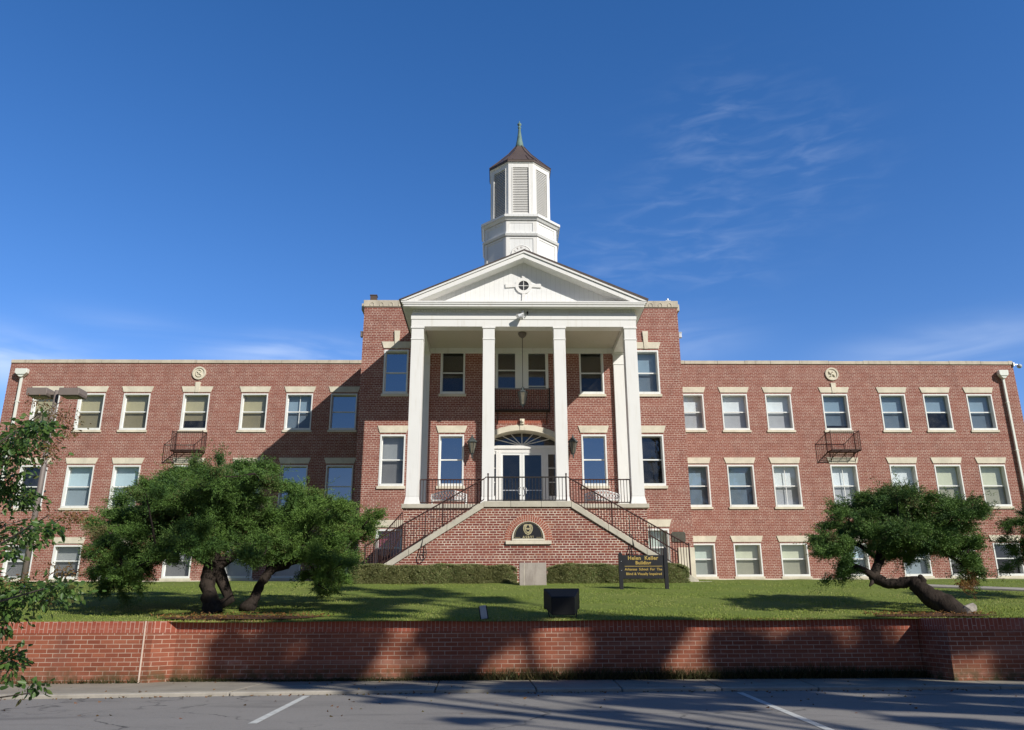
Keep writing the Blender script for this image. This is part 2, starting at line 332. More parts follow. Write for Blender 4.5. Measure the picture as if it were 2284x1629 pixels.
# ------------------------------------------------------------------ mesh helpers
class MB:
    def __init__(s): s.v = []; s.f = []
    def box(s, x0, x1, y0, y1, z0, z1):
        b = len(s.v)
        s.v += [(x0, y0, z0), (x1, y0, z0), (x1, y1, z0), (x0, y1, z0), (x0, y0, z1), (x1, y0, z1), (x1, y1, z1), (x0, y1, z1)]
        s.f += [tuple(b+i for i in q) for q in ((0, 3, 2, 1), (4, 5, 6, 7), (0, 1, 5, 4), (1, 2, 6, 5), (2, 3, 7, 6), (3, 0, 4, 7))]
        return s
    def prism(s, poly, y0, y1):
        """poly: (x, z) counter-clockwise seen from -Y; extruded from y0 (front) to y1"""
        b = len(s.v); n = len(poly)
        s.v += [(x, y0, z) for x, z in poly] + [(x, y1, z) for x, z in poly]
        s.f.append(tuple(b+i for i in range(n))); s.f.append(tuple(b+n+i for i in reversed(range(n))))
        for i in range(n):
            j = (i+1) % n; s.f.append((b+i, b+n+i, b+n+j, b+j))
        return s
    def quad(s, *p):
        b = len(s.v); s.v += list(p); s.f.append(tuple(range(b, b+len(p)))); return s
    def bar(s, a, b, r, n=6, r2=None):
        a = Vector(a); b = Vector(b); d = (b-a)
        if d.length < 1e-6: return s
        d.normalize(); u = d.orthogonal().normalized(); w = d.cross(u); r2 = r if r2 is None else r2
        k = len(s.v)
        for P, R in ((a, r), (b, r2)):
            for i in range(n):
                t = 2*pi*(i+.5)/n; s.v.append(tuple(P + u*(R*cos(t)) + w*(R*sin(t))))
        for i in range(n):
            j = (i+1) % n; s.f.append((k+i, k+j, k+n+j, k+n+i))
        s.f.append(tuple(k+i for i in reversed(range(n)))); s.f.append(tuple(k+n+i for i in range(n)))
        return s
    def tube(s, pts, radii, n=8, rough=0):
        """one continuous tapered tube through pts"""
        P = [Vector(p) for p in pts]; k = len(s.v); m = len(P)
        if not hasattr(radii, '__len__'): radii = [radii]*m
        u = None
        for i in range(m):
            d = (P[min(i+1, m-1)]-P[max(i-1, 0)]).normalized()
            if u is None: u = d.orthogonal().normalized()
            else: u = (u - d*u.dot(d)).normalized()
            w = d.cross(u)
            for j in range(n):
                t = 2*pi*j/n; R = radii[i]*(1+(random.uniform(-rough, rough) if rough else 0))
                s.v.append(tuple(P[i] + u*(R*cos(t)) + w*(R*sin(t))))
        for i in range(m-1):
            for j in range(n):
                q = (j+1) % n; s.f.append((k+i*n+j, k+i*n+q, k+(i+1)*n+q, k+(i+1)*n+j))
        s.f.append(tuple(k+j for j in reversed(range(n)))); s.f.append(tuple(k+(m-1)*n+j for j in range(n)))
        return s
    def lathe(s, cx, cy, prof, n=12, rot=0):
        k = len(s.v)
        for r, z in prof:
            for j in range(n):
                t = 2*pi*j/n+rot; s.v.append((cx+r*cos(t), cy+r*sin(t), z))
        for i in range(len(prof)-1):
            for j in range(n):
                q = (j+1) % n; s.f.append((k+i*n+j, k+i*n+q, k+(i+1)*n+q, k+(i+1)*n+j))
        s.f.append(tuple(k+j for j in reversed(range(n)))); s.f.append(tuple(k+(len(prof)-1)*n+j for j in range(n)))
        return s
    def ball(s, c, r, n=8, sq=1):
        prof = [(max(1e-3, r*sin(pi*i/n)), c[2]-r*sq*cos(pi*i/n)) for i in range(n+1)]
        return s.lathe(c[0], c[1], prof, n+4)
    def build(s, name, mat, parent=None, bevel=0, smooth=False):
        me = bpy.data.meshes.new(name); off = Vector((0, 0, 0))
        if parent is not None: off = world_of(parent)
        me.from_pydata([tuple(Vector(p)-off) for p in s.v], [], s.f); me.materials.append(M[mat])
        if smooth: me.polygons.foreach_set('use_smooth', [True]*len(me.polygons))
        o = bpy.data.objects.new(name, me); C.objects.link(o)
        if parent is not None: o.parent = parent
        if bevel:
            b = o.modifiers.new('bevel', 'BEVEL'); b.width = bevel; b.segments = 2; b.limit_method = 'ANGLE'; b.angle_limit = radians(40)
        return o
def world_of(o):
    p = Vector((0, 0, 0))
    while o is not None: p = p + Vector(o.location); o = o.parent
    return p
def tag(o, label=None, cat=None, group=None, kind=None):
    if label: o['label'] = label
    if cat: o['category'] = cat
    if group: o['group'] = group
    if kind: o['kind'] = kind
    return o
def thing(name, loc, label, cat, group=None):
    o = bpy.data.objects.new(name, None); C.objects.link(o); o.location = loc; o.empty_display_size = .2
    return tag(o, label, cat, group)

def tris(name, V, F, T, mat, parent=None):
    """V (n,3), F (m,k) faces, T (m) tint per face"""
    me = bpy.data.meshes.new(name); off = np.array(world_of(parent)) if parent is not None else np.zeros(3)
    V = V-off; nv, nf, kk = len(V), len(F), F.shape[1]
    me.vertices.add(nv); me.vertices.foreach_set('co', V.astype(np.float32).ravel())
    me.loops.add(nf*kk); me.loops.foreach_set('vertex_index', F.astype(np.int32).ravel())
    me.polygons.add(nf); me.polygons.foreach_set('loop_start', np.arange(0, nf*kk, kk, dtype=np.int32))
    me.update(calc_edges=True)
    at = me.attributes.new('tint', 'FLOAT', 'FACE'); at.data.foreach_set('value', T.astype(np.float32))
    me.materials.append(M[mat])
    o = bpy.data.objects.new(name, me); C.objects.link(o)
    if parent is not None: o.parent = parent
    return o
def unit(a): return a/np.maximum(1e-9, np.linalg.norm(a, axis=1, keepdims=True))

def blades(P, D, L, Wd, tint):
    """thin triangles from P along D"""
    n = len(P); r = unit(RNG.normal(size=(n, 3))); s = unit(np.cross(D, r))
    V = np.stack([P - s*Wd[:, None], P + s*Wd[:, None], P + D*L[:, None]], 1).reshape(-1, 3)
    return V, np.arange(3*n).reshape(n, 3), tint
def lobes_foliage(lobes, dens, blade=(.030, .075), width=.0085, per=34, up=.02, spray=(.16, .46)):
    """crown of feathery branchlets: each lobe holds fans of short needles set along curved axes that point outward"""
    VV, TT = [], []
    cx, cy, cz = (np.mean([l[i] for l in lobes]) for i in range(3))
    for (x, y, z, rx, rz) in lobes:
        ry = max(rx*.8, .3); nb = int(dens*(rx*ry+1.4*rx*rz+.04))
        ng = max(3, nb//24)                                    # fans of branchlets sharing a root and a tint
        u = unit(RNG.normal(size=(ng, 3))); u[:, 2] = np.where(RNG.random(ng) < .6, np.abs(u[:, 2]), u[:, 2])
        root = np.array([x, y, z])+u*RNG.uniform(.25, .95, (ng, 1))*np.array([rx, ry, rz])*.85
        ax = unit(u*np.array([1, 1, .45])+.55*unit(np.stack([root[:, 0]-cx, root[:, 1]-cy, np.zeros(ng)], 1))+RNG.normal(scale=.35, size=(ng, 3))*np.array([1, 1, .4]))
        gt = np.clip(RNG.normal(.40, .22, ng), 0, 1)
        g = RNG.integers(0, ng, nb); a = unit(ax[g]+RNG.normal(scale=.30, size=(nb, 3))*np.array([1, 1, .55])); a[:, 2] += up; a = unit(a)
        r0 = root[g]+RNG.normal(scale=.05, size=(nb, 3)); ln = RNG.uniform(*spray, nb)*(.55+.55*min(1, rx/.6))*np.where(RNG.random(nb) < .10, 1.7, 1); sag = RNG.uniform(-.03, .13, nb)
        q = np.repeat(np.arange(nb), per); t = RNG.random(len(q))**.8
        p = r0[q]+a[q]*(ln[q]*t)[:, None]; p[:, 2] -= sag[q]*t*t*1.2
        p += RNG.normal(scale=1.0, size=p.shape)*((.014+.024*(1-t))[:, None])
        d = unit(a[q]*.85+RNG.normal(scale=.55, size=p.shape))
        V, F, T = blades(p, d, RNG.uniform(*blade, len(q))*(1.15-.45*t), width*RNG.uniform(.6, 1.3, len(q)), np.clip(gt[g][q]+RNG.normal(0, .13, len(q))+.10*(t-.5), 0, 1))
        VV.append(V); TT.append(T)
    V = np.concatenate(VV); T = np.concatenate(TT)
    return V, np.arange(len(V)).reshape(-1, 3), T

# ------------------------------------------------------------------ terrain
def lawn_z(y, x=0.0):
    z = float(np.interp(y, [-24.3, -21, -17, -13.2, -7, 0], [-.02, .28, .72, 1.14, 1.50, 1.76]))
    if y > -20 and x > 10: z += 0
    return z
ys = list(np.arange(-24.15, 0.6, .35)) + [2, 6, 20]
xs = list(np.arange(-40, 40.1, .8))
V, F = [], []
for y in ys:
    for x in xs: V.append((x, y, lawn_z(min(y, 0), x) + .012*sin(x*1.3+y*2.1) + (.010*sin(3.1*x-1.7*y) if y > -23.5 else 0)))
nx = len(xs)
for j in range(len(ys)-1):
    for i in range(nx-1): F.append((j*nx+i, j*nx+i+1, (j+1)*nx+i+1, (j+1)*nx+i))
mb = MB(); mb.v = V; mb.f = F; tag(mb.build('lawn', 'lawn_soil', smooth=True), kind='structure')
mb = MB().quad((-400, -24.5, -1.30), (-400, -400, -1.30), (400, -400, -1.30), (400, -24.5, -1.30)).quad((-400, -24.5, -1.30), (400, -24.5, -1.30), (400, 3000, -1.30), (-400, 3000, -1.30))
tag(mb.build('ground', 'lawn_soil'), kind='structure')
tag(MB().quad((-90, -27.6, -1.105), (-90, -75, -1.105), (90, -75, -1.105), (90, -27.6, -1.105)).quad((-90, -27.6, -1.105), (90, -27.6, -1.105), (90, -25.6, -1.105), (-90, -25.6, -1.105)).build('road', 'asphalt'), kind='structure')
# pavement with expansion joints, its kerb a real step
KB = [(-40, -28.2), (-9, -26.80), (-5.2, -26.36), (-2, -26.03), (6, -25.98), (40, -25.9)]
def kerb_y(x): return float(np.interp(x, [a for a, _ in KB], [b for _, b in KB]))
joints = [(-40, -40), (-11.6, -11.7), (-8.35, -8.5), (-5.15, -5.2), (-2.09, -2.02), (-.43, -.39), (1.13, 1.0), (2.83, 2.62), (4.55, 4.2), (7.6, 7.2), (11, 10.6), (40, 40)]
mb = MB(); mk = MB()
for (a0, a1), (b0, b1) in zip(joints[:-1], joints[1:]):
    g = .009; dz = random.uniform(-.004, .004)
    xa, xb = a1+g, b1-g; ya, yb = kerb_y(xa)+.16, kerb_y(xb)+.16
    T = -1.045+dz; Bm = -1.25
    pts = [(a0+g, -23.9), (b0-g, -23.9), (xb, yb), (xa, ya)]
    k = len(mb.v); mb.v += [(x, y, T) for x, y in pts]+[(x, y, Bm) for x, y in pts]
    mb.f += [(k, k+3, k+2, k+1)]+[(k+i, k+(i+1) % 4, k+4+(i+1) % 4, k+4+i) for i in range(4)]
    k = len(mk.v); q = [(xa, ya-.005), (xb, yb-.005), (xb, yb-.16), (xa, ya-.16)]
    mk.v += [(x, y, T-.004) for x, y in q]+[(x, y, Bm) for x, y in q]
    mk.f += [(k, k+3, k+2, k+1)]+[(k+i, k+(i+1) % 4, k+4+(i+1) % 4, k+4+i) for i in range(4)]
tag(mb.build('pavement', 'concrete_walk', bevel=.01), kind='structure'); tag(mk.build('kerb', 'concrete_kerb', bevel=.02), kind='structure')
tag(MB().quad((-4.02, -26.45, -1.101), (-3.84, -30.0, -1.101), (-3.74, -30.0, -1.101), (-3.92, -26.45, -1.101)).quad((2.77, -26.3, -1.101), (2.39, -31.0, -1.101), (2.49, -31.0, -1.101), (2.87, -26.3, -1.101)).build('parking_lines', 'white_line'), kind='structure')
mb = MB()
for i in range(12):
    t0, t1 = i/12, (i+1)/12
    a = Vector((11.3+t0*6, -15.6-t0*4.6, 0)); b = Vector((11.3+t1*6, -15.6-t1*4.6, 0)); n = Vector((.45, .75, 0))
    p = [a, b, b+n, a+n]; z = [lawn_z(q.y)+.05 for q in p]; k = len(mb.v)
    mb.v += [(q.x, q.y, zz) for q, zz in zip(p, z)]+[(q.x, q.y, zz-.2) for q, zz in zip(p, z)]
    mb.f += [(k, k+1, k+2, k+3)]+[(k+j, k+4+j, k+4+(j+1) % 4, k+(j+1) % 4) for j in range(4)]
tag(mb.build('path', 'concrete_kerb'), kind='structure')
# mulch beds under the junipers
def bed(name, cx, cy, rx, ry, seed):
    rnd = random.Random(seed); mb = MB(); n = 26; k = 0
    mb.v.append((cx, cy, lawn_z(cy)+.07))
    for i in range(n):
        a = 2*pi*i/n; f = rnd.uniform(.85, 1.1); x, y = cx+rx*f*cos(a), min(cy+ry*f*sin(a), 99); y = max(y, -23.93)
        mb.v.append((x, y, lawn_z(y)+.022))
    for i in range(n): mb.f.append((0, 1+i, 1+(i+1) % n))
    return tag(mb.build(name, 'mulch', smooth=True), kind='structure')
bed('mulch_bed', -6.0, -23.45, 1.6, .45, 1); bed('mulch_bed', 7.5, -23.6, 1.2, .3, 2)

# grass blades
def grass():
    n = 120000
    y = -24.1 + 11.4*RNG.random(n)**1.5; x = RNG.uniform(-1, 1, n)*(15.5+(y+24)*.9)-.5
    wobble = np.sin(x*1.7)*.4+np.sin(x*.6+2)
    keep = (((x+6.0)/1.6)**2+((y+23.45)/.45)**2 > 1.0) & (((x-7.5)/1.2)**2+((y+23.6)/.3)**2 > 1)
    x, y = x[keep], y[keep]; n = len(x)
    z = np.array([lawn_z(v) for v in y])-.005
    D = unit(np.stack([RNG.normal(0, .5, n), RNG.normal(0, .5, n), np.ones(n)], 1))
    patch = .5+.25*np.sin(x*.9+y*.7)+.2*np.sin(x*2.3-y*1.9+1)
    V, F, T = blades(np.stack([x, y, z], 1), D, RNG.uniform(.018, .050, n), np.full(n, .008), np.clip(patch*.5+RNG.normal(.22, .2, n), 0, 1))
    tag(tris('grass', V, F, T, 'grass_blade'), 'short green lawn grass sloping up to the brick building', 'grass', kind='stuff')
    n = 5200
    x = np.concatenate([RNG.uniform(-7.0, 7.0, n), RNG.uniform(-10, -7.4, 250)]); y = np.concatenate([-24.02-.16*RNG.random(n)**1.5, np.full(250, -24.42)-.05*RNG.random(250)])
    h = np.interp(x, [-7, -5, -2.5, -1, 2, 3, 4.6, 6, 7], [.10, .05, .08, .22, .25, .20, .28, .22, .18])
    D = unit(np.stack([RNG.normal(0, .6, len(x)), RNG.normal(-.3, .4, len(x)), np.ones(len(x))], 1))
    V, F, T = blades(np.stack([x, y, np.full(len(x), -1.05)], 1), D, np.maximum(.03, h*RNG.uniform(.4, 1.3, len(x))), np.full(len(x), .012), RNG.random(len(x)))
    tag(tris('weeds', V, F, T, 'weed_dark'), 'dark weeds growing along the foot of the retaining wall', 'weeds', kind='stuff')
    # leaf litter on mulch beds
    n = 800; a = RNG.uniform(0, 2*pi, n); r = np.sqrt(RNG.random(n)); s = RNG.random(n) < .65
    x = np.where(s, -6.0+1.8*r*np.cos(a), 7.5+1.4*r*np.cos(a)); y = np.maximum(-23.95, np.where(s, -23.4+.6*r*np.sin(a), -23.55+.36*r*np.sin(a)))
    z = np.array([lawn_z(v) for v in y])+.06
    V, F, T = blades(np.stack([x, y, z], 1), unit(RNG.normal(size=(n, 3))*np.array([1, 1, .5])), RNG.uniform(.03, .09, n), np.full(n, .014), RNG.random(n))
    tag(tris('leaf_litter', V, F, T, 'juniper_dead'), 'brown fallen needles scattered on the mulch under the junipers', 'leaf litter', kind='stuff')
    # a few fallen leaves in the gutter and on the pavement
    n = 520; x = RNG.uniform(-13, 12, n); g = RNG.random(n) < .6
    ky = np.array([kerb_y(v) for v in x]); y = np.where(g, ky-.03-.25*RNG.random(n)**2, RNG.uniform(-29.5, -24.2, n)); z = np.where(y < ky, -1.098, -1.036)
    V, F, T = blades(np.stack([x, y, z], 1), unit(RNG.normal(size=(n, 3))*np.array([1, 1, .15])), RNG.uniform(.03, .06, n), np.full(n, .018), RNG.random(n))
    tag(tris('fallen_leaves', V, F, T, 'brown_spray'), 'small brown leaves fallen along the kerb and road', 'fallen leaves', kind='stuff')
grass()
#@@BUILDING
# ------------------------------------------------------------------ the school building
WX = [8.876, 11.132, 13.409, 16.352, 19.360, 21.632, 23.901]      # window axes on each wing
BY = -6.815; FY = -10.18; SY = -12.10; BX = 6.887; CX = 26.0      # block front, portico front, stair wall, half widths
bld = thing('school_building', (0, 0, 1.7), 'long red brick school building with white columned portico and cupola', 'building')

def wall_open(mb, x0, x1, z0, z1, y, ops, depth=.26):
    xs_ = sorted({x0, x1, *[o[0] for o in ops], *[o[1] for o in ops]}); zs_ = sorted({z0, z1, *[o[2] for o in ops], *[o[3] for o in ops]})
    for i in range(len(xs_)-1):
        for j in range(len(zs_)-1):
            xa, xb, za, zb = xs_[i], xs_[i+1], zs_[j], zs_[j+1]; cx_, cz_ = (xa+xb)/2, (za+zb)/2
            if any(o[0] < cx_ < o[1] and o[2] < cz_ < o[3] for o in ops): continue
            mb.quad((xa, y, za), (xb, y, za), (xb, y, zb), (xa, y, zb))
    for a, b, c, d in ops:
        mb.quad((a, y, c), (a, y, d), (a, y+depth, d), (a, y+depth, c)); mb.quad((b, y, c), (b, y+depth, c), (b, y+depth, d), (b, y, d))
        mb.quad((a, y, c), (a, y+depth, c), (b, y+depth, c), (b, y, c)); mb.quad((a, y, d), (b, y, d), (b, y+depth, d), (a, y+depth, d))
    return mb

TOP, MID, LOW = (9.185, 11.09, 10.16), (5.31, 7.40, 6.36), (1.97, 3.53, 2.80)
wing_ops = [(x-.67, x+.67, r[0], r[1]) for x in WX for r in (TOP, MID, LOW)]
for sg in (-1, 1):
    ops = [(min(sg*a, sg*b), max(sg*a, sg*b), c, d) for a, b, c, d in wing_ops]
    xa, xb = (-CX, -BX+.1) if sg < 0 else (BX-.1, CX)
    mb = wall_open(MB(), xa, xb, 1.2, 12.70, 0, ops)
    mb.quad((sg*CX, 0, 1.2), (sg*CX, 16, 1.2), (sg*CX, 16, 12.7), (sg*CX, 0, 12.7)).quad((xa, 16, 1.2), (xb, 16, 1.2), (xb, 16, 12.7), (xa, 16, 12.7))
    w = mb.build('wall', 'brick_wing', bld)
    MB().quad((xa+.2, .3, 12.55), (xb-.0, .3, 12.55), (xb, 15.9, 12.55), (xa+.2, 15.9, 12.55)).build('flat_roof', 'roof_gravel', bld)
    MB().quad((xa+.1, 1.25, 1.3), (xb-.1, 1.25, 1.3), (xb-.1, 1.25, 12.5), (xa+.1, 1.25, 12.5)).build('interior', 'interior', bld)
    # coping of separate stones, and the limestone base course
    mb = MB(); x = xa
    while x < xb-.2:
        l = min(random.uniform(1.3, 1.9), xb-x); h = random.uniform(-.008, .012)
        mb.box(x+.006, x+l-.006, -.05, .40, 12.70+.002, 12.885+h); x += l
    mb.box(sg*CX-.2, sg*CX+.05, .41, 16, 12.702, 12.885)
    mb.build('coping', 'coping_stone', bld, bevel=.012)
    MB().box(xa-(.03 if sg < 0 else -.0), xb+(.03 if sg > 0 else 0), -.045, .02, 1.45, 1.865).build('base_course', 'limestone', bld, bevel=.01)
# central block
BC = [-5.4, -2.96, 3.0, 5.4]
BT, BM = (9.19, 11.165, 10.17), (5.27, 7.43, 6.385); BL = (1.97, 3.53, 2.80)
ops = [(x-.525, x+.525, r[0], r[1]) for x in BC for r in (BT, BM)] + [(-1.14, 1.14, 9.39, 11.09), (-1.52, 1.52, 4.07, 7.85)] + [(x-.525, x+.525, BL[0], BL[1]) for x in (-5.4, 5.4)]
mb = wall_open(MB(), -BX, BX, 1.0, 13.15, BY, ops)
for sg in (-1, 1): mb.quad((sg*BX, BY, 1.0), (sg*BX, 9, 1.0), (sg*BX, 9, 13.15), (sg*BX, BY, 13.15))
mb.quad((-BX, 9, 1), (BX, 9, 1), (BX, 9, 13.15), (-BX, 9, 13.15))
# brick between the door arch and its square opening
Ro, Ri, zo, zi = 3.18, 2.95, 7.84, 7.605
arc_o = lambda x: zo-(Ro-sqrt(Ro*Ro-x*x)); arc_i = lambda x: zi-(Ri-sqrt(Ri*Ri-x*x))
N = 24
for i in range(N):
    a, b = -1.52+3.04*i/N, -1.52+3.04*(i+1)/N
    mb.quad((a, BY, arc_o(a)-.01), (b, BY, arc_o(b)-.01), (b, BY, 7.85), (a, BY, 7.85))
mb.build('wall', 'brick_wing', bld)
MB().quad((-BX+.1, BY+1.3, 1.2), (BX-.1, BY+1.3, 1.2), (BX-.1, BY+1.3, 13), (-BX+.1, BY+1.3, 13)).build('interior', 'interior', bld)
MB().quad((-BX+.1, BY+.3, 13.0), (BX-.1, BY+.3, 13.0), (BX-.1, 8.9, 13.0), (-BX+.1, 8.9, 13.0)).build('flat_roof', 'roof_gravel', bld)
mb = MB().box(-BX-.04, BX+.04, BY-.05, BY+.35, 13.152, 13.46)
for sg in (-1, 1): mb.box(sg*BX-.17, sg*BX+.19, BY+.36, 9, 13.152, 13.46) if sg > 0 else mb.box(-BX-.19, -BX+.17, BY+.36, 9, 13.152, 13.46)
cop = mb.build('coping', 'coping_stone', bld, bevel=.012)
mb = MB()
for sg in (-1, 1):
    for i in range(5):
        c = sg*(6.55-i*.415)
        mb.tube([(c+.085*cos(t), BY-.055, 13.24+.10*sin(t)) for t in np.linspace(-.5, pi+.5, 10)], .018, 5)
mb.build('carved_ring', 'coping_stone', cop)
MB().box(6.25, BX+.02, BY-.05, BY+.02, 1.2, 2.78).build('pier_panel', 'limestone', bld, bevel=.01)

# --- one sash window, copied for every opening (frame > glazing, sill, blind)
def window_meshes(key, w, h, mid, muntin=False):
    """local coordinates: x centred, y=0 at the wall face, z from the sill top"""
    f = MB(); o = .060; D = .235
    f.box(-w/2, -w/2+o, -.018, D, 0, h); f.box(w/2-o, w/2, -.018, D, 0, h); f.box(-w/2+o, w/2-o, -.018, D, h-.07, h); f.box(-w/2+o, w/2-o, -.03, D, 0, .10)
    f.box(-w/2+o, w/2-o, .155, .228, mid-.026, mid+.026)
    f.box(-w/2+o, -w/2+o+.030, .165, .22, .10, h-.07); f.box(w/2-o-.030, w/2-o, .165, .22, .10, h-.07)
    if muntin: f.box(-.014, .014, .180, .215, .10, h-.07)
    if muntin == 2: f.box(-w/2+o, w/2-o, .085, .115, mid/2+.04, mid/2+.065); f.box(-w/2+o, w/2-o, .085, .115, (mid+h)/2-.05, (mid+h)/2-.025)
    up = MB().quad((-w/2+o, .20, mid), (w/2-o, .20, mid), (w/2-o, .20, h-.06), (-w/2+o, .20, h-.06))
    lo = MB().quad((-w/2+o, .195, .09), (w/2-o, .195, .09), (w/2-o, .195, mid), (-w/2+o, .195, mid))
    sl = MB().box(-w/2-.06, w/2+.06, -.06, .10, -.115, -.004)
    L = .80 if w > 1.2 else .65
    li = MB().prism([(-w/2-.03, h+.075), (w/2+.03, h+.075), (w/2+(L-w/2), h+.37), (-w/2-(L-w/2), h+.37)], -.035, .05)
    def me(m, mat, nm):
        q = bpy.data.meshes.new(nm); q.from_pydata(m.v, [], m.f); q.materials.append(M[mat]); return q
    return dict(frame=me(f, 'frame_white', 'window'), up=me(up, 'glass', 'pane'), lo=me(lo, 'glass_screened', 'screened_pane'), um=me(up, 'glass_mirror', 'pane'), lm=me(lo, 'glass_mirror', 'pane'),
                sill=me(sl, 'limestone', 'sill'), lintel=me(li, 'limestone', 'lintel'), w=w, h=h, mid=mid)
WMESH = {}
def child(name, me, parent, loc=(0, 0, 0)):
    o = bpy.data.objects.new(name, me); C.objects.link(o); o.parent = parent; o.location = loc; return o
def place_window(x, y, row, w, blind, key, lintel=True, muntin=0, lower=None, drop=None, label=None, mirror=False):
    k = (key, w, muntin)
    if k not in WMESH: WMESH[k] = window_meshes(key, w, row[1]-row[0], row[2]-row[0], muntin)
    m = WMESH[k]; h, mid = m['h'], m['mid']
    wd = child('window', m['frame'], bld, Vector((x, y, row[0]))-Vector(bld.location))
    if label: wd['label'] = label
    child('pane', m['um'] if mirror else m['up'], wd); child('pane', m['lm'] if mirror else m['lo'], wd)
    child('sill', m['sill'], wd)
    if lintel: child('lintel', m['lintel'], wd)
    if blind:
        dr = drop if drop is not None else .06
        for b, z0, z1, yy in ((blind, dr if lower else dr, h-.02, .31),):
            q = bpy.data.meshes.new('blind'); a = w/2+.05
            q.from_pydata([(-a, yy, z0), (a, yy, z0), (a, yy, z1), (-a, yy, z1)], [], [(0, 1, 2, 3)]); q.materials.append(M['blind_'+b]); child('blind', q, wd)
    return wd
LT = ['', '', 'tan', 'tan', 'tan', 'tan', 'tan']
cfg_top_l = [None, 'bluegrey', 'tan', 'tan', 'tan', 'tan', 'tan']
cfg_mid_l = [None, None, 'pale', None, 'pale', 'pale', None]
cfg_low_l = [None, 'pale', 'pale', 'grey', 'pale', 'grey', 'grey']
cfg_top_r = ['white', 'white', 'white', 'bluegrey', 'bluegrey', 'bluegrey', 'bluegrey']
cfg_mid_r = ['bluegrey', 'bluegrey', 'white', 'white', 'white', 'cream', 'cream']  # first two: blue-grey blinds added in place of reflected blue sky
cfg_low_r = ['green', 'cream', 'cream', 'pale', 'pale', 'grey', None]
for sg, T_, Mi, Lo in ((-1, cfg_top_l, cfg_mid_l, cfg_low_l), (1, cfg_top_r, cfg_mid_r, cfg_low_r)):
    for i, x in enumerate(WX):
        mir = lambda b: b is None
        drop = None
        if sg < 0 and i == 3: drop = .55
        if sg > 0 and i in (3, 5): drop = .30 if i == 3 else .95
        place_window(sg*x, 0, TOP, 1.34, T_[i], 'top', drop=drop, mirror=T_[i] is None and sg < 0, muntin=1 if (sg < 0 and i == 1) else 0)
        place_window(sg*x, 0, MID, 1.34, Mi[i], 'mid', drop={(-1, 4): .1, (1, 4): .0, (1, 5): .35, (1, 6): .12, (-1, 5): .0}.get((sg, i)), muntin=1 if (sg > 0 and i in (2, 3)) else 0, mirror=Mi[i] is None and i < 2)
        place_window(sg*x, 0, LOW, 1.34, Lo[i], 'low', drop={(1, 1): .12, (1, 3): .45, (-1, 5): .3, (1, 5): .6}.get((sg, i)))
for x, b, mir in ((-5.4, None, True), (-2.96, None, False), (3.0, None, False), (5.4, 'bluegrey', False)):
    place_window(x, BY, BT, 1.05, b, 'btop', lintel=abs(x) > 4, mirror=mir)
for x, b, mir in ((-5.4, 'grey', False), (-2.96, None, True), (3.0, None, True), (5.4, None, False)):
    place_window(x, BY, BM, 1.05, b, 'bmid', mirror=mir)
wl = place_window(-5.4, BY, BL, 1.05, None, 'blow', label='basement window with a red interior behind it')
MB().quad((-5.95, BY+.30, 1.9), (-4.85, BY+.30, 1.9), (-4.85, BY+.30, 3.6), (-5.95, BY+.30, 3.6)).build('blind', 'interior_red', wl)
place_window(5.4, BY, BL, 1.05, 'green', 'blow')
# keystones of the block's upper windows and medallion bays
for x in (-5.4, 5.4): MB().prism([(x-.075, 11.22), (x+.075, 11.22), (x+.125, 12.03), (x-.125, 12.03)], BY-.065, BY+.03).build('keystone', 'limestone', bld, bevel=.008)
for sg in (-1, 1):
    x = sg*WX[3]
    MB().prism([(x-.10, 11.15), (x+.10, 11.15), (x+.13, 11.69), (x-.13, 11.69)], -.06, .02).build('keystone', 'limestone', bld, bevel=.008)
    mb = MB(); n = 28; z = 12.165
    for r0, r1, y0 in ((0, .27, -.03), (.27, .345, -.07), ):
        for i in range(n):
            a, b = 2*pi*i/n, 2*pi*(i+1)/n
            pts = [(x+r*cos(t), z+r*sin(t)) for r, t in ((max(r0, .001), a), (r1, a), (r1, b), (max(r0, .001), b))]
            mb.prism(pts, y0, .03)
    med = mb.build('medallion', 'limestone', bld)
    mb = MB()
    if sg < 0:
        mb.tube([(x+.16*cos(t)*(1-.25*sin(t)), -.05, z+.19*sin(t*1.0)) for t in np.linspace(.6, 2*pi-.6, 14)], .028, 5)
        mb.tube([(x-.13, -.05, z+.10), (x, -.055, z), (x+.13, -.05, z-.10)], .026, 5).tube([(x-.12, -.05, z-.12), (x-.02, -.055, z-.02), (x+.12, -.05, z+.13)], .026, 5)
    else:
        for i in range(4):
            t = pi/4+i*pi/2; mb.tube([(x, -.05, z), (x+.11*cos(t+.3), -.065, z+.11*sin(t+.3)), (x+.21*cos(t), -.05, z+.21*sin(t))], [.02, .045, .02], 6)
        mb.ball((x, -.05, z), .05)
    mb.build('carved_relief', 'limestone', med)
# downspouts with their hopper heads
for sg in (-1, 1):
    x = sg*25.27
    mb = MB().box(x-.055, x+.055, -.17, -.06, 1.9, 11.98)
    for z in (10.6, 8.1, 5.6, 3.1): mb.box(x-.085, x+.085, -.18, -.003, z, z+.05)
    dp = mb.build('downspout', 'pipe_white', bld, bevel=.012)
    a, b = (.30, .20) if sg < 0 else (.24, .19)
    MB().prism([(x-b, 12.02), (x+b, 12.02), (x+a, 12.12), (x+a, 12.33), (x-a, 12.33), (x-a, 12.12)], -.30, -.05).prism([(x-.07, 11.9), (x+.07, 11.9), (x+b, 12.02), (x-b, 12.02)], -.26, -.052).build('hopper_head', 'pipe_white', dp, bevel=.015)

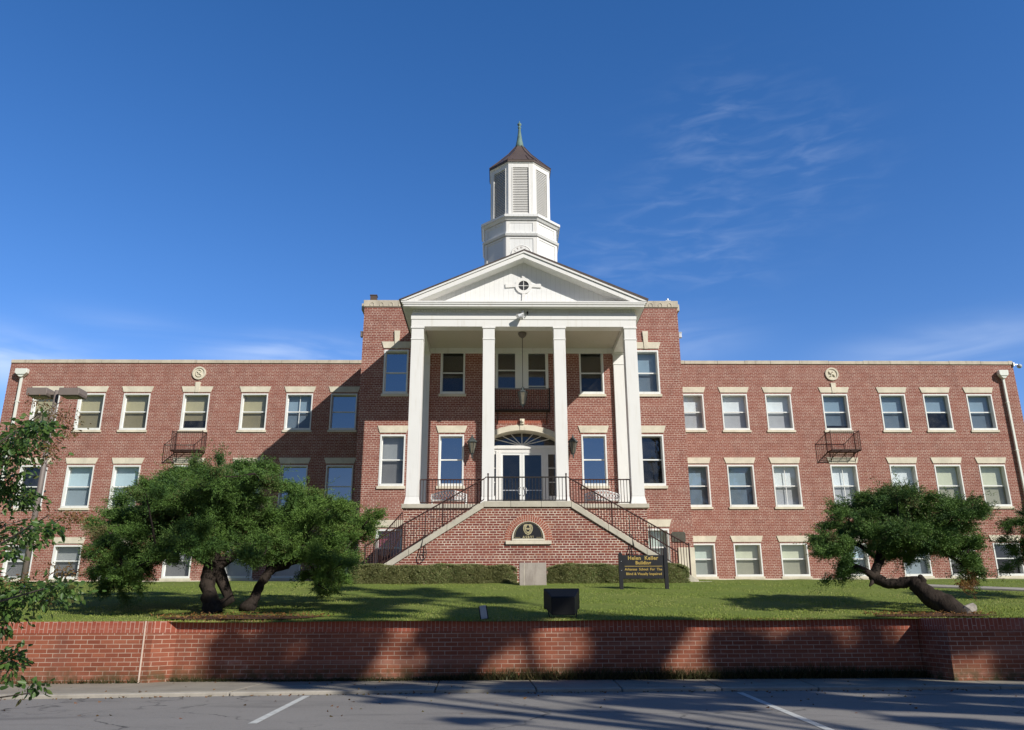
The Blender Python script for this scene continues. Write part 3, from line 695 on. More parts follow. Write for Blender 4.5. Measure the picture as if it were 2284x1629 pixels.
# ------------------------------------------------------------------ portico
CW = .468
def column(x0, x1, y0, name='column', zt=11.0):
    mb = MB(); y1 = y0+(x1-x0)
    mb.box(x0, x1, y0, y1, 4.36, 10.46)
    mb.box(x0-.018, x1+.018, y0-.018, y1, 10.462, 10.505); mb.box(x0, x1, y0, y1, 10.507, zt-.075)
    mb.box(x0-.03, x1+.03, y0-.03, y1+.0, zt-.073, zt-.004)
    c = mb.build(name, 'white_paint', bld, bevel=.006)
    b = MB(); k = 0
    b.v += [(x0-.055, y0-.055, 4.075), (x1+.055, y0-.055, 4.075), (x1+.055, y1+.055, 4.075), (x0-.055, y1+.055, 4.075), (x0-.004, y0-.004, 4.355), (x1+.004, y0-.004, 4.355), (x1+.004, y1, 4.355), (x0-.004, y1, 4.355)]
    b.v = [(p[0], p[1], p[2]) for p in b.v]; b.f += [(0, 3, 2, 1), (4, 5, 6, 7), (0, 1, 5, 4), (1, 2, 6, 5), (2, 3, 7, 6), (3, 0, 4, 7)]
    b.build('column_base', 'white_paint', c, bevel=.006)
for a, b in ((-4.405, -3.936), (-1.612, -1.157), (1.157, 1.612), (3.936, 4.405)): column(a, b, FY)
for sg in (-1, 1):
    a, b = sorted((sg*3.936, sg*4.405))
    mb = MB().box(a, b, BY-.16, BY-.003, 4.075, 10.46).box(a-.02, b+.02, BY-.18, BY-.003, 10.462, 10.505).box(a, b, BY-.16, BY-.003, 10.507, 10.92).box(a-.03, b+.03, BY-.19, BY-.003, 10.922, 10.996)
    mb.build('pilaster', 'white_paint', bld, bevel=.006)
# entablature: three beams, stepped architrave, dentils
e = MB()
e.box(-4.42, 4.42, FY-.012, FY+.46, 11.0, 11.295).box(-4.44, 4.44, FY-.035, FY+.44, 11.297, 11.50).box(-4.40, 4.40, FY+.02, FY+.44, 11.502, 11.715)
for sg in (-1, 1):
    for (i, o_, z0, z1) in ((3.95, 4.42, 11.0, 11.295), (3.97, 4.44, 11.297, 11.50), (3.97, 4.40, 11.502, 11.715)):
        a, b = sorted((sg*i, sg*o_)); e.box(a, b, FY+.462, BY-.004, z0, z1)
e.box(-3.96, 3.96, BY-.10, BY-.004, 11.0, 11.22)
ent = e.build('entablature', 'white_paint', bld, bevel=.004)
mb = MB(); x = -4.36
while x < 4.34:
    mb.box(x, x+.058, FY-.045, FY+.018, 11.615, 11.695); x += .105
y = FY+.02
mb.box(-4.40, 4.40, FY-.02, FY+.019, 11.697, 11.714)
mb.build('dentil_band', 'white_paint', ent)
MB().box(-3.94, 3.94, FY+.44, BY-.003, 11.222, 11.26).build('ceiling', 'ceiling_shaded_white', bld)
c = MB()
YC = FY-.40
c.box(-4.72, 4.72, YC+.05, BY-.004, 11.717, 11.80).box(-4.76, 4.76, YC+.02, BY-.004, 11.802, 11.865).box(-4.81, 4.81, YC, BY-.004, 11.867, 11.93)
cor = c.build('cornice', 'white_paint', bld, bevel=.004)
sl = (14.08-11.95)/4.83
MB().prism([(-4.55, 11.932), (4.55, 11.932), (0, 11.932+4.55*sl)], FY+.16, FY+.24).build('tympanum', 'board_white', bld)
r = MB()
for sg in (-1, 1):
    def q(x, z): return (sg*x, z)
    # rake: crown moulding, fascia and soffit board
    for x0, zt, zb, ya, yb in ((4.83, 0, -.075, YC-.02, FY+.18), (4.80, -.077, -.27, YC+.025, FY+.18)):
        P = [(x0, 11.935), (0, 14.08+zt), (0, 14.08+zb), (x0+(zb/sl), 11.935)] if zt == 0 else [(x0+zt/sl, 11.935), (0, 14.08+zt), (0, 14.08+zb), (x0+zb/sl, 11.935)]
        P = [q(*p) for p in P]
        if sg > 0: P = P[::-1]
        r.prism(P, ya, yb)
    P = [q(x0+(-.40)/sl-.1, 11.94), q(0, 14.08-.312), q(0, 14.08-.40), q(x0-.42/sl-.2, 11.94)]
r.build('raking_cornice', 'white_paint', bld)
rf = MB()
for sg in (-1, 1):
    th = .045 if sg < 0 else .17
    P = [(sg*4.86, 11.945), (0, 14.085), (0, 14.085+.05+(th-.045)*.3), (sg*(4.90), 11.945+th*.55)]
    if sg > 0: P = P[::-1]
    rf.prism(P, YC-.045 if sg < 0 else YC-.01, -4.0)
rf.build('gable_roof', 'roof_shingle', bld)
FO = FY+.16
# oculus with cross shaped trim
oz = 12.80; mb = MB(); n = 28
for i in range(n):
    a, b = 2*pi*i/n, 2*pi*(i+1)/n
    mb.prism([(r_*cos(t), oz+r_*sin(t)) for r_, t in ((.21, a), (.34, a), (.34, b), (.21, b))], FO-.055, FO-.002)
mb.prism([(-.73, oz-.085), (-.335, oz-.06), (-.335, oz+.06), (-.73, oz+.085)], FO-.05, FO-.002); mb.prism([(.335, oz-.06), (.70, oz-.085), (.70, oz+.085), (.335, oz+.06)], FO-.05, FO-.002)
mb.prism([(-.06, oz+.335), (.06, oz+.335), (.10, oz+.66), (-.10, oz+.66)], FO-.06, FO-.002); mb.prism([(-.085, 11.935), (.085, 11.935), (.06, oz-.335), (-.06, oz-.335)], FO-.05, FO-.002)
oc = mb.build('oculus', 'white_paint', bld)
mb = MB().prism([(.212*cos(2*pi*i/24), oz+.212*sin(2*pi*i/24)) for i in range(24)], FO-.02, FO-.003); mb.build('pane', 'door_dark', oc)
MB().box(-.012, .012, FO-.035, FO-.021, oz-.21, oz+.21).box(-.21, .21, FO-.034, FO-.022, oz-.012, oz+.012).build('muntin', 'white_paint', oc)

# ------------------------------------------------------------------ podium, landing and twin stairs
pod = MB().box(-4.45, 4.45, FY-.02, BY+.01, 1.0, 3.915); pod.build('podium_wall', 'brick_stair', bld)
mb = MB()
for a, b in ((-4.54, -3.0), (-3.0, -1.5), (-1.5, 0), (0, 1.5), (1.5, 3.0), (3.0, 4.54)): mb.box(a+.003, b-.003, FY-.10, BY-.002, 3.917, 4.072)
mb.build('podium_slab', 'stair_stone', bld, bevel=.015)
sw = MB().prism([(-5.62, 1.0), (5.62, 1.0), (5.62, 1.12), (1.5, 3.70), (-1.5, 3.70), (-5.62, 1.12)], SY, SY+.30)
stw = sw.build('stair_wall', 'brick_stair', bld)
MB().box(-1.49, 1.49, SY+.302, FY-.022, 1.0, 3.70).build('landing_wall', 'brick_stair', bld)
mb = MB()
for a, b in ((-1.5, -.58), (-.58, .47), (.47, 1.5)): mb.box(a+.004, b-.004, SY-.06, SY+.34, 3.702, 3.905)
lr = .628
for sg in (-1, 1):
    xs4 = [1.5, 2.75, 4.02, 4.75, 5.72]
    for a, b in zip(xs4[:-1], xs4[1:]):
        za, zb = 3.905-(a-1.5)*lr, 3.905-(b-1.5)*lr
        P = [(sg*(a+.004), za-.225), (sg*(b-.004), zb-.225), (sg*(b-.004), zb), (sg*(a+.004), za)]
        if sg < 0: P = P[::-1]
        mb.prism(P, SY-.06, SY+.34)
    mb.box(min(sg*5.55, sg*6.15), max(sg*5.55, sg*6.15), SY-.1, FY, 1.0, 1.22)
mb.build('stair_coping', 'stair_stone', bld, bevel=.012)
mb = MB().box(-1.49, 1.49, SY+.345, FY-.104, 3.702, 3.90)
for sg in (-1, 1):
    n = 16
    for i in range(n):
        a = 1.5+i*.262; z = 3.74-i*.165
        if z < 1.25: break
        x0, x1 = sorted((sg*a, sg*(a+.262)))
        mb.box(x0, x1, SY+.345, FY-.104, 1.0, z)
mb.build('stair_steps', 'stair_stone', bld)
# arched recess with its brick ring and sill on the stair wall
mb = MB(); z0 = 2.60
for R0, R1, m_ in ((.575, .685, 26), (.695, .815, 30)):
    for i in range(m_):
        a, b = pi*i/m_+.012, pi*(i+1)/m_-.012
        mb.prism([(R*cos(t)+.02, z0+R*sin(t)*1.02) for R, t in ((R0, a), (R1, a), (R1, b), (R0, b))], SY-.012, SY+.01)
mb.build('brick_arch', 'brick_soldier', stw)
MB().prism([(.82*cos(t)+.02, z0+.82*sin(t)*1.02) for t in np.linspace(0, pi, 30)], SY-.006, SY+.01).build('arch_mortar', 'joint_fill', stw)
MB().box(-.75, .80, SY-.07, SY+.02, 2.45, 2.565).build('sill', 'limestone', stw, bevel=.01)

# ------------------------------------------------------------------ entrance
ar = MB(); n = 20
segs = [(-1.56, -.99), (-.99, -.10), (-.10, .10), (.10, .99), (.99, 1.56)]
for a, b in segs:
    m_ = max(2, int((b-a)*8)); p = .003; yy = BY-.05 if (a, b) != (-.10, .10) else BY-.075
    lo_ = [(a+p+(b-a-2*p)*i/m_) for i in range(m_+1)]
    for u, v in zip(lo_[:-1], lo_[1:]):
        ar.prism([(u, arc_i(u)), (v, arc_i(v)), (v, arc_o(v)), (u, arc_o(u))], yy, BY+.62)
arch = ar.build('door_arch', 'limestone', bld)
k = MB().prism([(-.085, 7.85), (.085, 7.85), (.10, 8.08), (-.10, 8.08)], BY-.13, BY+.01); k.ball((0, BY-.14, 7.97), .075); k.build('keystone', 'limestone', arch)
MB().box(-1.20, 1.12, BY-.010, BY+.01, 7.90, 8.07).build('soldier_course', 'brick_soldier', bld)
jb = MB()
for sg in (-1, 1):
    x0, x1 = sorted((sg*1.48, sg*1.525)); jb.box(x0, x1, BY+.003, BY+.62, 4.075, 7.20)
jb.build('door_jamb', 'white_paint', bld)
DY = BY+.60
f = MB().box(-1.48, 1.48, DY-.10, DY+.04, 6.93, 7.07).box(-1.48, 1.48, DY-.05, DY+.02, 6.84, 6.928)
for a, b in ((-1.10, -.99), (-.99, -.885), (.885, .99), (.99, 1.10), (-1.48, -1.40), (1.40, 1.48)): f.box(a+.001, b-.001, DY-.07 if abs(a) < 1.2 else DY-.03, DY+.03, 4.075, 6.838)
for sg in (-1, 1):
    x0, x1 = sorted((sg*1.10, sg*1.40)); f.box(x0, x1, DY-.03, DY+.02, 4.075, 4.95); f.box(x0, x1, DY-.03, DY+.02, 6.70, 6.838)
    for z in (5.50, 6.10): f.box(x0, x1, DY-.03, DY+.0, z, z+.03)
f.box(-.885, .885, DY-.05, DY+.03, 6.76, 6.838)
fr = f.build('door_surround', 'white_paint', bld, bevel=.006)
MB().quad((-1.40, DY, 4.95), (-1.10, DY, 4.95), (-1.10, DY, 6.70), (-1.40, DY, 6.70)).build('sidelight', 'glass_door', fr)
MB().quad((1.10, DY, 4.95), (1.40, DY, 4.95), (1.40, DY, 6.70), (1.10, DY, 6.70)).build('sidelight', 'glass_door', fr)
m_ = 20; P = [(-1.48, 7.071), (1.48, 7.071)]+[(x, arc_i(x)+.0) for x in np.linspace(1.48, -1.48, 20)]
MB().quad(*[(x, DY+.005, z) for x, z in P]).build('fanlight', 'glass_door', fr)
MB().quad(*[(x, DY+.03, z) for x, z in P]).build('fanlight_backing', 'interior', fr)
fm = MB()
fm.prism([(.13*cos(t), 7.07+.10*sin(t)) for t in np.linspace(0, pi, 12)], DY-.05, DY+.003)
for t in (14, 27, 47, 90, 133, 153, 166):
    a = radians(t); L_ = 3.0
    for s in np.linspace(.1, 1.7, 160):
        if 7.07+s*sin(a) > arc_i(min(1.47, abs(s*cos(a)))) or abs(s*cos(a)) > 1.46: break
        L_ = s
    fm.bar((.08*cos(a), DY-.02, 7.07+.08*sin(a)), (L_*cos(a), DY-.02, 7.07+L_*sin(a)), .024, 4, .019)
fm.build('fan_muntin', 'white_paint', fr)
for sg in (-1, 1):
    x0, x1 = sorted((sg*.004, sg*.882)); a0, a1 = x0+.10, x1-.07
    if sg > 0: a0, a1 = x0+.10, x1-.07
    else: a0, a1 = x0+.07, x1-.10
    d = MB().box(x0, a0, DY-.03, DY+.015, 4.085, 6.755).box(a1, x1, DY-.03, DY+.015, 4.085, 6.755).box(a0, a1, DY-.03, DY+.015, 6.67, 6.755).box(a0, a1, DY-.03, DY+.015, 4.085, 4.20)
    dr = d.build('door', 'frame_white', bld)
    MB().quad((a0, DY-.005, 4.2), (a1, DY-.005, 4.2), (a1, DY-.005, 6.67), (a0, DY-.005, 6.67)).build('pane', 'glass_door', dr)
    MB().bar((a0, DY+.05, 5.18), (a1, DY+.05, 5.18), .028, 6).box(a0, a1, DY-.008, DY+.01, 5.165, 5.20).build('push_bar', 'aluminium', dr)
    h = sg*.055
    MB().tube([(h, DY-.03, 4.98), (h+sg*.05, DY-.09, 4.99), (h+sg*.10, DY-.10, 5.05), (h+sg*.105, DY-.10, 5.16), (h+sg*.10, DY-.10, 5.25), (h+sg*.05, DY-.09, 5.30), (h, DY-.03, 5.31)], .018, 6).build('handle', 'aluminium', dr)
# twin window above the door
tw = MB().box(-1.14, -1.02, BY-.018, BY+.13, 9.39, 11.09).box(1.02, 1.14, BY-.018, BY+.13, 9.39, 11.09).box(-.285, .285, BY-.018, BY+.13, 9.39, 11.09)
for sg in (-1, 1):
    a, b = sorted((sg*.287, sg*1.018)); tw.box(a, b, BY-.018, BY+.13, 11.02, 11.09).box(a, b, BY-.018, BY+.13, 9.39, 9.45).box(a, b, BY+.06, BY+.12, 10.24, 10.29)
tw.box(.287, 1.018, BY+.05, BY+.12, 9.53, 9.57)
twf = tw.build('window', 'frame_white', bld); twf['label'] = 'paired window with wide white mullion above the doors'
for sg in (-1, 1):
    a, b = sorted((sg*.287, sg*1.018)); MB().quad((a, BY+.10, 9.45), (b, BY+.10, 9.45), (b, BY+.10, 11.02), (a, BY+.10, 11.02)).build('pane', 'glass', twf)

# ------------------------------------------------------------------ iron railings and balconies
def rail_run(mb, A, B, hA, hB, step=.112, r=.0115, bottom=.08, ends=True):
    """top and bottom rail with balusters between base points A and B"""
    A, B = Vector(A), Vector(B); up = Vector((0, 0, 1))
    mb.bar(A+up*hA, B+up*hB, .025, 5); mb.bar(A+up*bottom, B+up*bottom, .018, 4)
    n = max(2, int((B-A).length/step))
    for i in range(n+1):
        t = i/n; p = A.lerp(B, t); mb.bar(p+up*bottom, p+up*(hA+(hB-hA)*t), r, 4)
    return mb
RY = SY+.14
for sg in (-1, 1):
    mb = MB()
    p0, p1 = (sg*1.50, RY, 3.905), (sg*5.50, RY, 3.905-4.0*lr)
    rail_run(mb, p0, p1, .80, 1.03)
    # goose-neck to the landing rail and the end post
    mb.tube([(sg*1.36, RY, 4.76), (sg*1.43, RY, 4.765), (sg*1.50, RY, 4.70)], .019, 5)
    mb.bar((sg*1.36, RY, 3.9), (sg*1.36, RY, 4.84), .024, 6); mb.ball((sg*1.36, RY, 4.87), .035)
    mb.bar((sg*5.50, RY, 1.3), (sg*5.50, RY, 2.50), .030, 6)
    for x in (2.9, 4.2): mb.bar((sg*x, RY, 3.9-(x-1.5)*lr), (sg*x, RY, 3.9-(x-1.5)*lr+.9), .017, 5)
    rl = mb.build('stair_railing', 'rust_iron', bld)
    # scroll brace under the coping
    s = MB(); cx_ = sg*3.50
    s.tube([(cx_+.02*sg, RY-.16, 2.78), (cx_+.10*sg, RY-.24, 2.30), (cx_+.14*sg, RY-.26, 2.06), (cx_+.10*sg, RY-.26, 1.93), (cx_, RY-.26, 1.93), (cx_-.07*sg, RY-.25, 2.03), (cx_-.09*sg, RY-.24, 2.20), (cx_-.03*sg, RY-.2, 2.36), (cx_-.06*sg, RY-.16, 2.78)], .016, 5)
    s.tube([(cx_-.08*sg, RY-.24, 2.16), (cx_, RY-.25, 2.22), (cx_+.05*sg, RY-.25, 2.14), (cx_, RY-.25, 2.08)], .013, 5)
    s.bar((cx_, RY, 2.8), (cx_, RY-.17, 2.78), .014, 5); s.bar((cx_, RY, 2.65), (cx_, RY, 3.45), .019, 5)
    s.build('scroll_brace', 'iron', rl)
    mb = MB()
    rail_run(mb, (sg*4.47, FY-.20, 2.02 if sg > 0 else 2.85), (sg*5.45, FY-.20, 1.42), .90, .90 if sg > 0 else 1.2)
    mb.bar((sg*5.45, FY-.2, 1.2), (sg*5.45, FY-.2, 2.33 if sg > 0 else 2.62), .028, 6)
    mb.build('inner_railing', 'rust_iron', bld)
    mb = MB(); rail_run(mb, (sg*1.66, FY+.2, 4.075), (sg*3.90, FY+.2, 4.075), .93, .93)
    mb.bar((sg*3.90, FY+.2, 4.07), (sg*3.90, FY+.2, 5.02), .02, 5)
    mb.build('portico_railing', 'rust_iron', bld)
mb = MB(); rail_run(mb, (-1.34, RY, 3.9), (1.34, RY, 3.9), .86, .86, bottom=.06); mb.build('landing_railing', 'iron', bld)
def balcony(x0, x1, y0, y1, z0, z1, mat, knee=True):
    mb = MB(); s = .075
    for z in (z0, z1):
        mb.bar((x0, y0, z), (x1, y0, z), .018, 5); mb.bar((x0, y0, z), (x0, y1, z), .018, 5); mb.bar((x1, y0, z), (x1, y1, z), .018, 5)
    mb.bar((x0, y1-.02, z0), (x1, y1-.02, z0), .02, 5)
    n = int((x1-x0)/.095)
    for i in range(n+1): x = x0+(x1-x0)*i/n; mb.bar((x, y0, z0), (x, y0, z1), .0075, 4)
    m_ = int((y1-y0)/.095)
    for x in (x0, x1):
        for i in range(1, m_+1): y = y0+(y1-y0)*i/(m_+1); mb.bar((x, y, z0), (x, y, z1), .0075, 4)
        mb.bar((x, y0, z0), (x, y0, z1+.05), .019, 5); mb.bar((x, y1-.02, z0), (x, y1-.02, z1+.09), .017, 5)
    b = mb.build('balcony', mat, bld)
    f = MB()
    for i in range(7): y = y0+.03+(y1-y0-.06)*i/6; f.box(x0, x1, y-.018, y+.018, z0-.02, z0-.002)
    for i in range(4): x = x0+(x1-x0)*i/3; f.box(x-.015, x+.015, y0, y1, z0-.05, z0-.021)
    f.build('floor_grate', mat, b)
    k = MB()
    for x in (x0+.12, x1-.12):
        k.tube([(x, y0+.06, z0-.05), (x, y0+(y1-y0)*.45, z0-.20), (x, y1-.04, z0-.48)], .017, 5); k.bar((x, y1-.03, z0-.55), (x, y1-.03, z0), .016, 5)
    k.build('bracket', mat, b)
balcony(15.64, 17.10, -.62, 0, 8.06, 8.99, 'rust_iron'); balcony(-17.10, -15.62, -.62, 0, 8.06, 8.97, 'rust_iron')
balcony(-1.15, 1.16, BY-.36, BY, 8.42, 9.32, 'iron')

# ------------------------------------------------------------------ cupola
cup = MB(); CYc = -6.0
def octa(mb, r, z0, z1, r2=None, n=8):
    """octagon of half width r across the flats, one flat facing the viewer"""
    k = 1/cos(pi/8); return mb.lathe(0, CYc, [(r*k, z0), ((r2 or r)*k, z1)], n, pi/8)
octa(cup, 1.62, 12.9, 16.20); octa(cup, 1.70, 16.205, 16.30, 1.74); octa(cup, 1.66, 16.305, 16.42)
octa(cup, 1.60, 16.425, 16.98); octa(cup, 1.68, 16.985, 17.10, 1.76); octa(cup, 1.80, 17.105, 17.22); octa(cup, 1.62, 17.222, 17.30, 1.44)
base = cup.build('cupola_base', 'beadboard', bld)
trim = MB()
for i in range(8):
    a = -pi/2+i*pi/4; n_ = Vector((cos(a), sin(a), 0)); t_ = Vector((-sin(a), cos(a), 0)); c_ = Vector((0, CYc, 0))
    def panel(r, u0, u1, z0, z1, th, mb):
        p = [c_+n_*(r)+t_*u0, c_+n_*(r)+t_*u1]; q = [c_+n_*(r+th)+t_*u0, c_+n_*(r+th)+t_*u1]; k = len(mb.v)
        for z in (z0, z1): mb.v += [(w.x, w.y, z) for w in (q[0], q[1], p[1], p[0])]
        mb.f += [(k, k+3, k+2, k+1), (k+4, k+5, k+6, k+7), (k, k+1, k+5, k+4), (k+1, k+2, k+6, k+5), (k+2, k+3, k+7, k+6), (k+3, k, k+4, k+7)]
    for r, z0, z1 in ((1.62, 13.4, 16.19), (1.60, 16.43, 16.97)):
        w_ = r*math.tan(pi/8)
        panel(r, -w_, -w_+.15, z0, z1, .025, trim); panel(r, w_-.15, w_, z0, z1, .025, trim); panel(r, -w_+.151, w_-.151, z1-.10, z1, .022, trim)
trim.build('corner_board', 'white_paint', base)
lan = MB(); lou = MB(); lb = MB()
R = 1.36; w_ = R*math.tan(pi/8)
for i in range(8):
    a = -pi/2+i*pi/4; n_ = Vector((cos(a), sin(a), 0)); t_ = Vector((-sin(a), cos(a), 0)); c_ = Vector((0, CYc, 0))
    panel(R-.12, -w_, -w_+.20, 17.30, 20.05, .12, lan); panel(R-.12, w_-.20, w_, 17.30, 20.05, .12, lan)
    panel(R-.12, -w_+.20, w_-.20, 19.84, 20.05, .115, lan); panel(R-.12, -w_+.20, w_-.20, 17.30, 17.50, .115, lan)
    panel(R-.002, -w_+.165, -w_+.20, 17.50, 19.84, .02, lan); panel(R-.002, w_-.20, w_-.165, 17.50, 19.84, .02, lan)
    panel(R-.16, -w_+.19, w_-.19, 17.45, 19.9, .01, lb)
    ns = 27
    for j in range(ns):
        z = 17.52+j*(2.31/ns); k = len(lou.v); u0, u1 = -w_+.201, w_-.201
        A_ = c_+n_*(R-.03); B_ = c_+n_*(R-.066)
        lou.v += [(*(A_+t_*u0).xy, z), (*(A_+t_*u1).xy, z), (*(B_+t_*u1).xy, z+.075), (*(B_+t_*u0).xy, z+.075), (*(A_+t_*u0).xy, z+.014), (*(A_+t_*u1).xy, z+.014), (*(B_+t_*u1).xy, z+.089), (*(B_+t_*u0).xy, z+.089)]
        lou.f += [(k, k+3, k+2, k+1), (k+4, k+5, k+6, k+7), (k, k+1, k+5, k+4), (k+2, k+3, k+7, k+6)]
octa(lan, 1.38, 20.045, 20.098, 1.405)
lo_ = lan.build('cupola_lantern', 'white_paint', bld); lou.build('louvre', 'wood_grey', lo_); lb.build('louvre_backing', 'interior', lo_)
rf = MB(); octa(rf, 1.435, 20.10, 20.20)
k8 = 1/cos(pi/8); rf.lathe(0, CYc, [(1.445*k8, 20.203), (1.02*k8, 20.66), (.55*k8, 21.20), (.20*k8, 21.72)], 8, pi/8)
for i in range(8):
    for off in (0, .38, -.38):
        a = pi/8+i*pi/4 if off == 0 else i*pi/4
        n_ = Vector((cos(a), sin(a), 0)); t_ = Vector((-sin(a), cos(a), 0)); kk = k8 if off == 0 else 1
        pr_ = [(1.445, 20.21), (1.02, 20.67), (.55, 21.21), (.20, 21.73)] if off == 0 else [(1.445, 20.21), (1.02, 20.67)]
        rf.tube([Vector((0, CYc, z+.012))+n_*(r*kk)+t_*off*(r/1.5) for r, z in pr_], .016, 4)
rfo = rf.build('cupola_roof', 'roof_bronze', bld)
MB().lathe(0, CYc, [(.24, 21.66), (.19, 21.85), (.13, 22.15), (.088, 22.45), (.06, 22.72), (.055, 22.78), (.085, 22.82), (.085, 22.85), (.045, 22.88), (.05, 22.93), (.10, 22.99), (.10, 23.04), (.04, 23.10), (.012, 23.22)], 10).build('finial', 'patina', rfo, smooth=True)
# clock on the cupola front, half hidden by the gable
ck = MB(); cz = 15.30; yy = CYc-1.62
ck.prism([(.44*cos(2*pi*i/30), cz+.44*sin(2*pi*i/30)) for i in range(30)], yy-.035, yy-.001)
ckf = ck.build('clock_face', 'white_paint', base)
t = MB(); t.tube([(.44*cos(a), yy-.03, cz+.44*sin(a)) for a in np.linspace(0, 2*pi, 32)], .022, 5)
t.build('clock_rim', 'white_paint', ckf)
nm = MB()
for i, s_ in enumerate(['XII', 'I', 'II', 'III', 'IIII', 'V', 'VI', 'VII', 'VIII', 'IX', 'X', 'XI']):
    a = pi/2-i*pi/6; c_ = Vector((.34*cos(a), 0, cz+.34*sin(a))); u_ = Vector((sin(a), 0, -cos(a))); v_ = Vector((cos(a), 0, sin(a)))
    w0 = -(len(s_)-1)*.5*.032
    for j, ch in enumerate(s_):
        m0 = c_+u_*(w0+j*.032)
        if ch == 'I': segs_ = [((0, -.045), (0, .045))]
        elif ch == 'V': segs_ = [((-.014, .045), (0, -.045)), ((.014, .045), (0, -.045))]
        else: segs_ = [((-.016, .045), (.016, -.045)), ((.016, .045), (-.016, -.045))]
        for p_, q_ in segs_: nm.bar(m0+u_*p_[0]+v_*p_[1]+Vector((0, yy-.038, 0)), m0+u_*q_[0]+v_*q_[1]+Vector((0, yy-.038, 0)), .005, 4)
nm.bar((0, yy-.045, cz), (.10, yy-.045, cz+.16), .008, 4).bar((0, yy-.045, cz), (-.05, yy-.045, cz-.25), .007, 4)
nm.build('clock_numerals', 'pole_bronze', ckf)
MB().box(-6.70, -6.42, -6.55, -6.3, 13.462, 13.80).box(-6.72, -6.40, -6.57, -6.28, 13.802, 13.84).build('roof_vent', 'roof_bronze', bld)
MB().box(6.45, 6.68, -6.6, -6.4, 13.462, 13.60).ball((6.56, -6.5, 13.66), .06).build('roof_vent', 'aluminium', bld)
#@@OBJECTS
# ------------------------------------------------------------------ retaining wall
rw = thing('retaining_wall', (0, -24, -1.04), 'low red brick retaining wall along the pavement with stepped ends', 'wall')
WT = .012
def wall_seg(pts, th, nm='wall_section'):
    """vertical wall following pts (x, y), front towards the road"""
    m = MB(); cp = MB()
    for (x0, y0), (x1, y1) in zip(pts[:-1], pts[1:]):
        for q, za, zb in ((m, -1.25, WT-.205), (cp, WT-.203, WT)):
            k = len(q.v); d = Vector((x1-x0, y1-y0)).normalized(); n = Vector((-d.y, d.x))*th
            e = 0 if q is m else .004
            P = [(x0+d.y*e, y0-d.x*e), (x1+d.y*e, y1-d.x*e), (x1+n.x, y1+n.y), (x0+n.x, y0+n.y)]
            q.v += [(a, b, za) for a, b in P]+[(a, b, zb) for a, b in P]
            q.f += [(k+3, k+2, k+1, k), (k+4, k+5, k+6, k+7)]+[(k+i, k+(i+1) % 4, k+4+(i+1) % 4, k+4+i) for i in range(4)]
    s_ = m.build(nm, 'brick_retaining', rw); cp.build('soldier_cap', 'brick_soldier', s_); return s_
wall_seg([(-7.0, -24.0), (6.95, -24.0)], .33)
wall_seg([(-40, -24.35), (-7.30, -24.35)], .33); wall_seg([(-7.301, -24.351), (-6.999, -24.001)], .2, 'wall_return')
wall_seg([(7.02, -24.93), (40, -25.15)], .33); wall_seg([(6.951, -23.8), (7.02, -24.931)], .3, 'wall_return')
MB().box(-7.46, -7.435, -24.362, -24.34, -1.05, .015).build('joint_strip', 'joint_fill', rw)
MB().quad((7.2, -24.7, -.03), (40, -24.9, -.03), (40, -24.0, -.01), (7.2, -24.0, -.01)).quad((-40, -24.3, -.05), (-7.3, -24.3, -.05), (-7.3, -23.9, -.02), (-40, -23.9, -.02)).build('verge', 'lawn_soil')['kind'] = 'structure'

# ------------------------------------------------------------------ lettering
def text_mesh(txt, size, depth=.004, align='CENTER', space=1.0, bold=0):
    cu = bpy.data.curves.new('lettering', 'FONT'); cu.body = txt; cu.size = size; cu.extrude = depth; cu.align_x = align; cu.space_character = space; cu.offset = bold; cu.resolution_u = 2
    o = bpy.data.objects.new('lettering', cu); C.objects.link(o)
    dg = bpy.context.evaluated_depsgraph_get(); me = bpy.data.meshes.new_from_object(o.evaluated_get(dg)); bpy.data.objects.remove(o)
    return me
def put_text(name, txt, x, y, z, size, mat, parent, tilt=0, serif=False, **k):
    me = text_mesh(txt, size, **k); me.materials.clear(); me.materials.append(M[mat])
    o = bpy.data.objects.new(name, me); C.objects.link(o); o.parent = parent
    o.location = Vector((x, y, z))-world_of(parent); o.rotation_euler = (pi/2, 0, 0); return o

# sign on the lawn
SYy = -15.95; zs = lawn_z(SYy)
sg_ = thing('sign', (3.22, SYy, zs), 'black wooden building sign with gold lettering standing on the lawn', 'sign')
for x in (2.545, 3.86):
    p = MB().box(x-.055, x+.055, SYy-.05, SYy+.05, zs-.1, 1.83 if x < 3 else 1.97); top = 1.83 if x < 3 else 1.97
    k = len(p.v); p.v += [(x-.062, SYy-.058, top), (x+.062, SYy-.058, top), (x+.062, SYy+.058, top), (x-.062, SYy+.058, top), (x, SYy, top+.06)]
    p.f += [(k, k+1, k+4), (k+1, k+2, k+4), (k+2, k+3, k+4), (k+3, k, k+4), (k+3, k+2, k+1, k)]; p.build('post', 'black_board', sg_, bevel=.006)
MB().box(2.602, 3.803, SYy-.025, SYy+.025, 1.13, 1.80).build('board', 'black_board', sg_, bevel=.006)
yt = SYy-.030
put_text('lettering', 'Helen  Keller', 3.20, yt, 1.665, .150, 'gold_letter', sg_, bold=.004, space=1.08)
put_text('lettering', 'Building', 3.20, yt, 1.535, .135, 'gold_letter', sg_, bold=.004, space=1.05)
MB().box(2.66, 3.75, yt-.004, yt+.003, 1.475, 1.489).build('rule', 'gold_letter', sg_)
put_text('lettering', 'Arkansas  School  For  The', 3.20, yt, 1.365, .098, 'gold_letter', sg_, bold=.002)
put_text('lettering', 'Blind & Visually Impaired', 3.21, yt, 1.235, .100, 'gold_letter', sg_, bold=.002, space=1.03)
for z in (1.62, 1.36): MB().ball((2.56, SYy-.058, z), .011).build('bolt', 'aluminium', sg_)

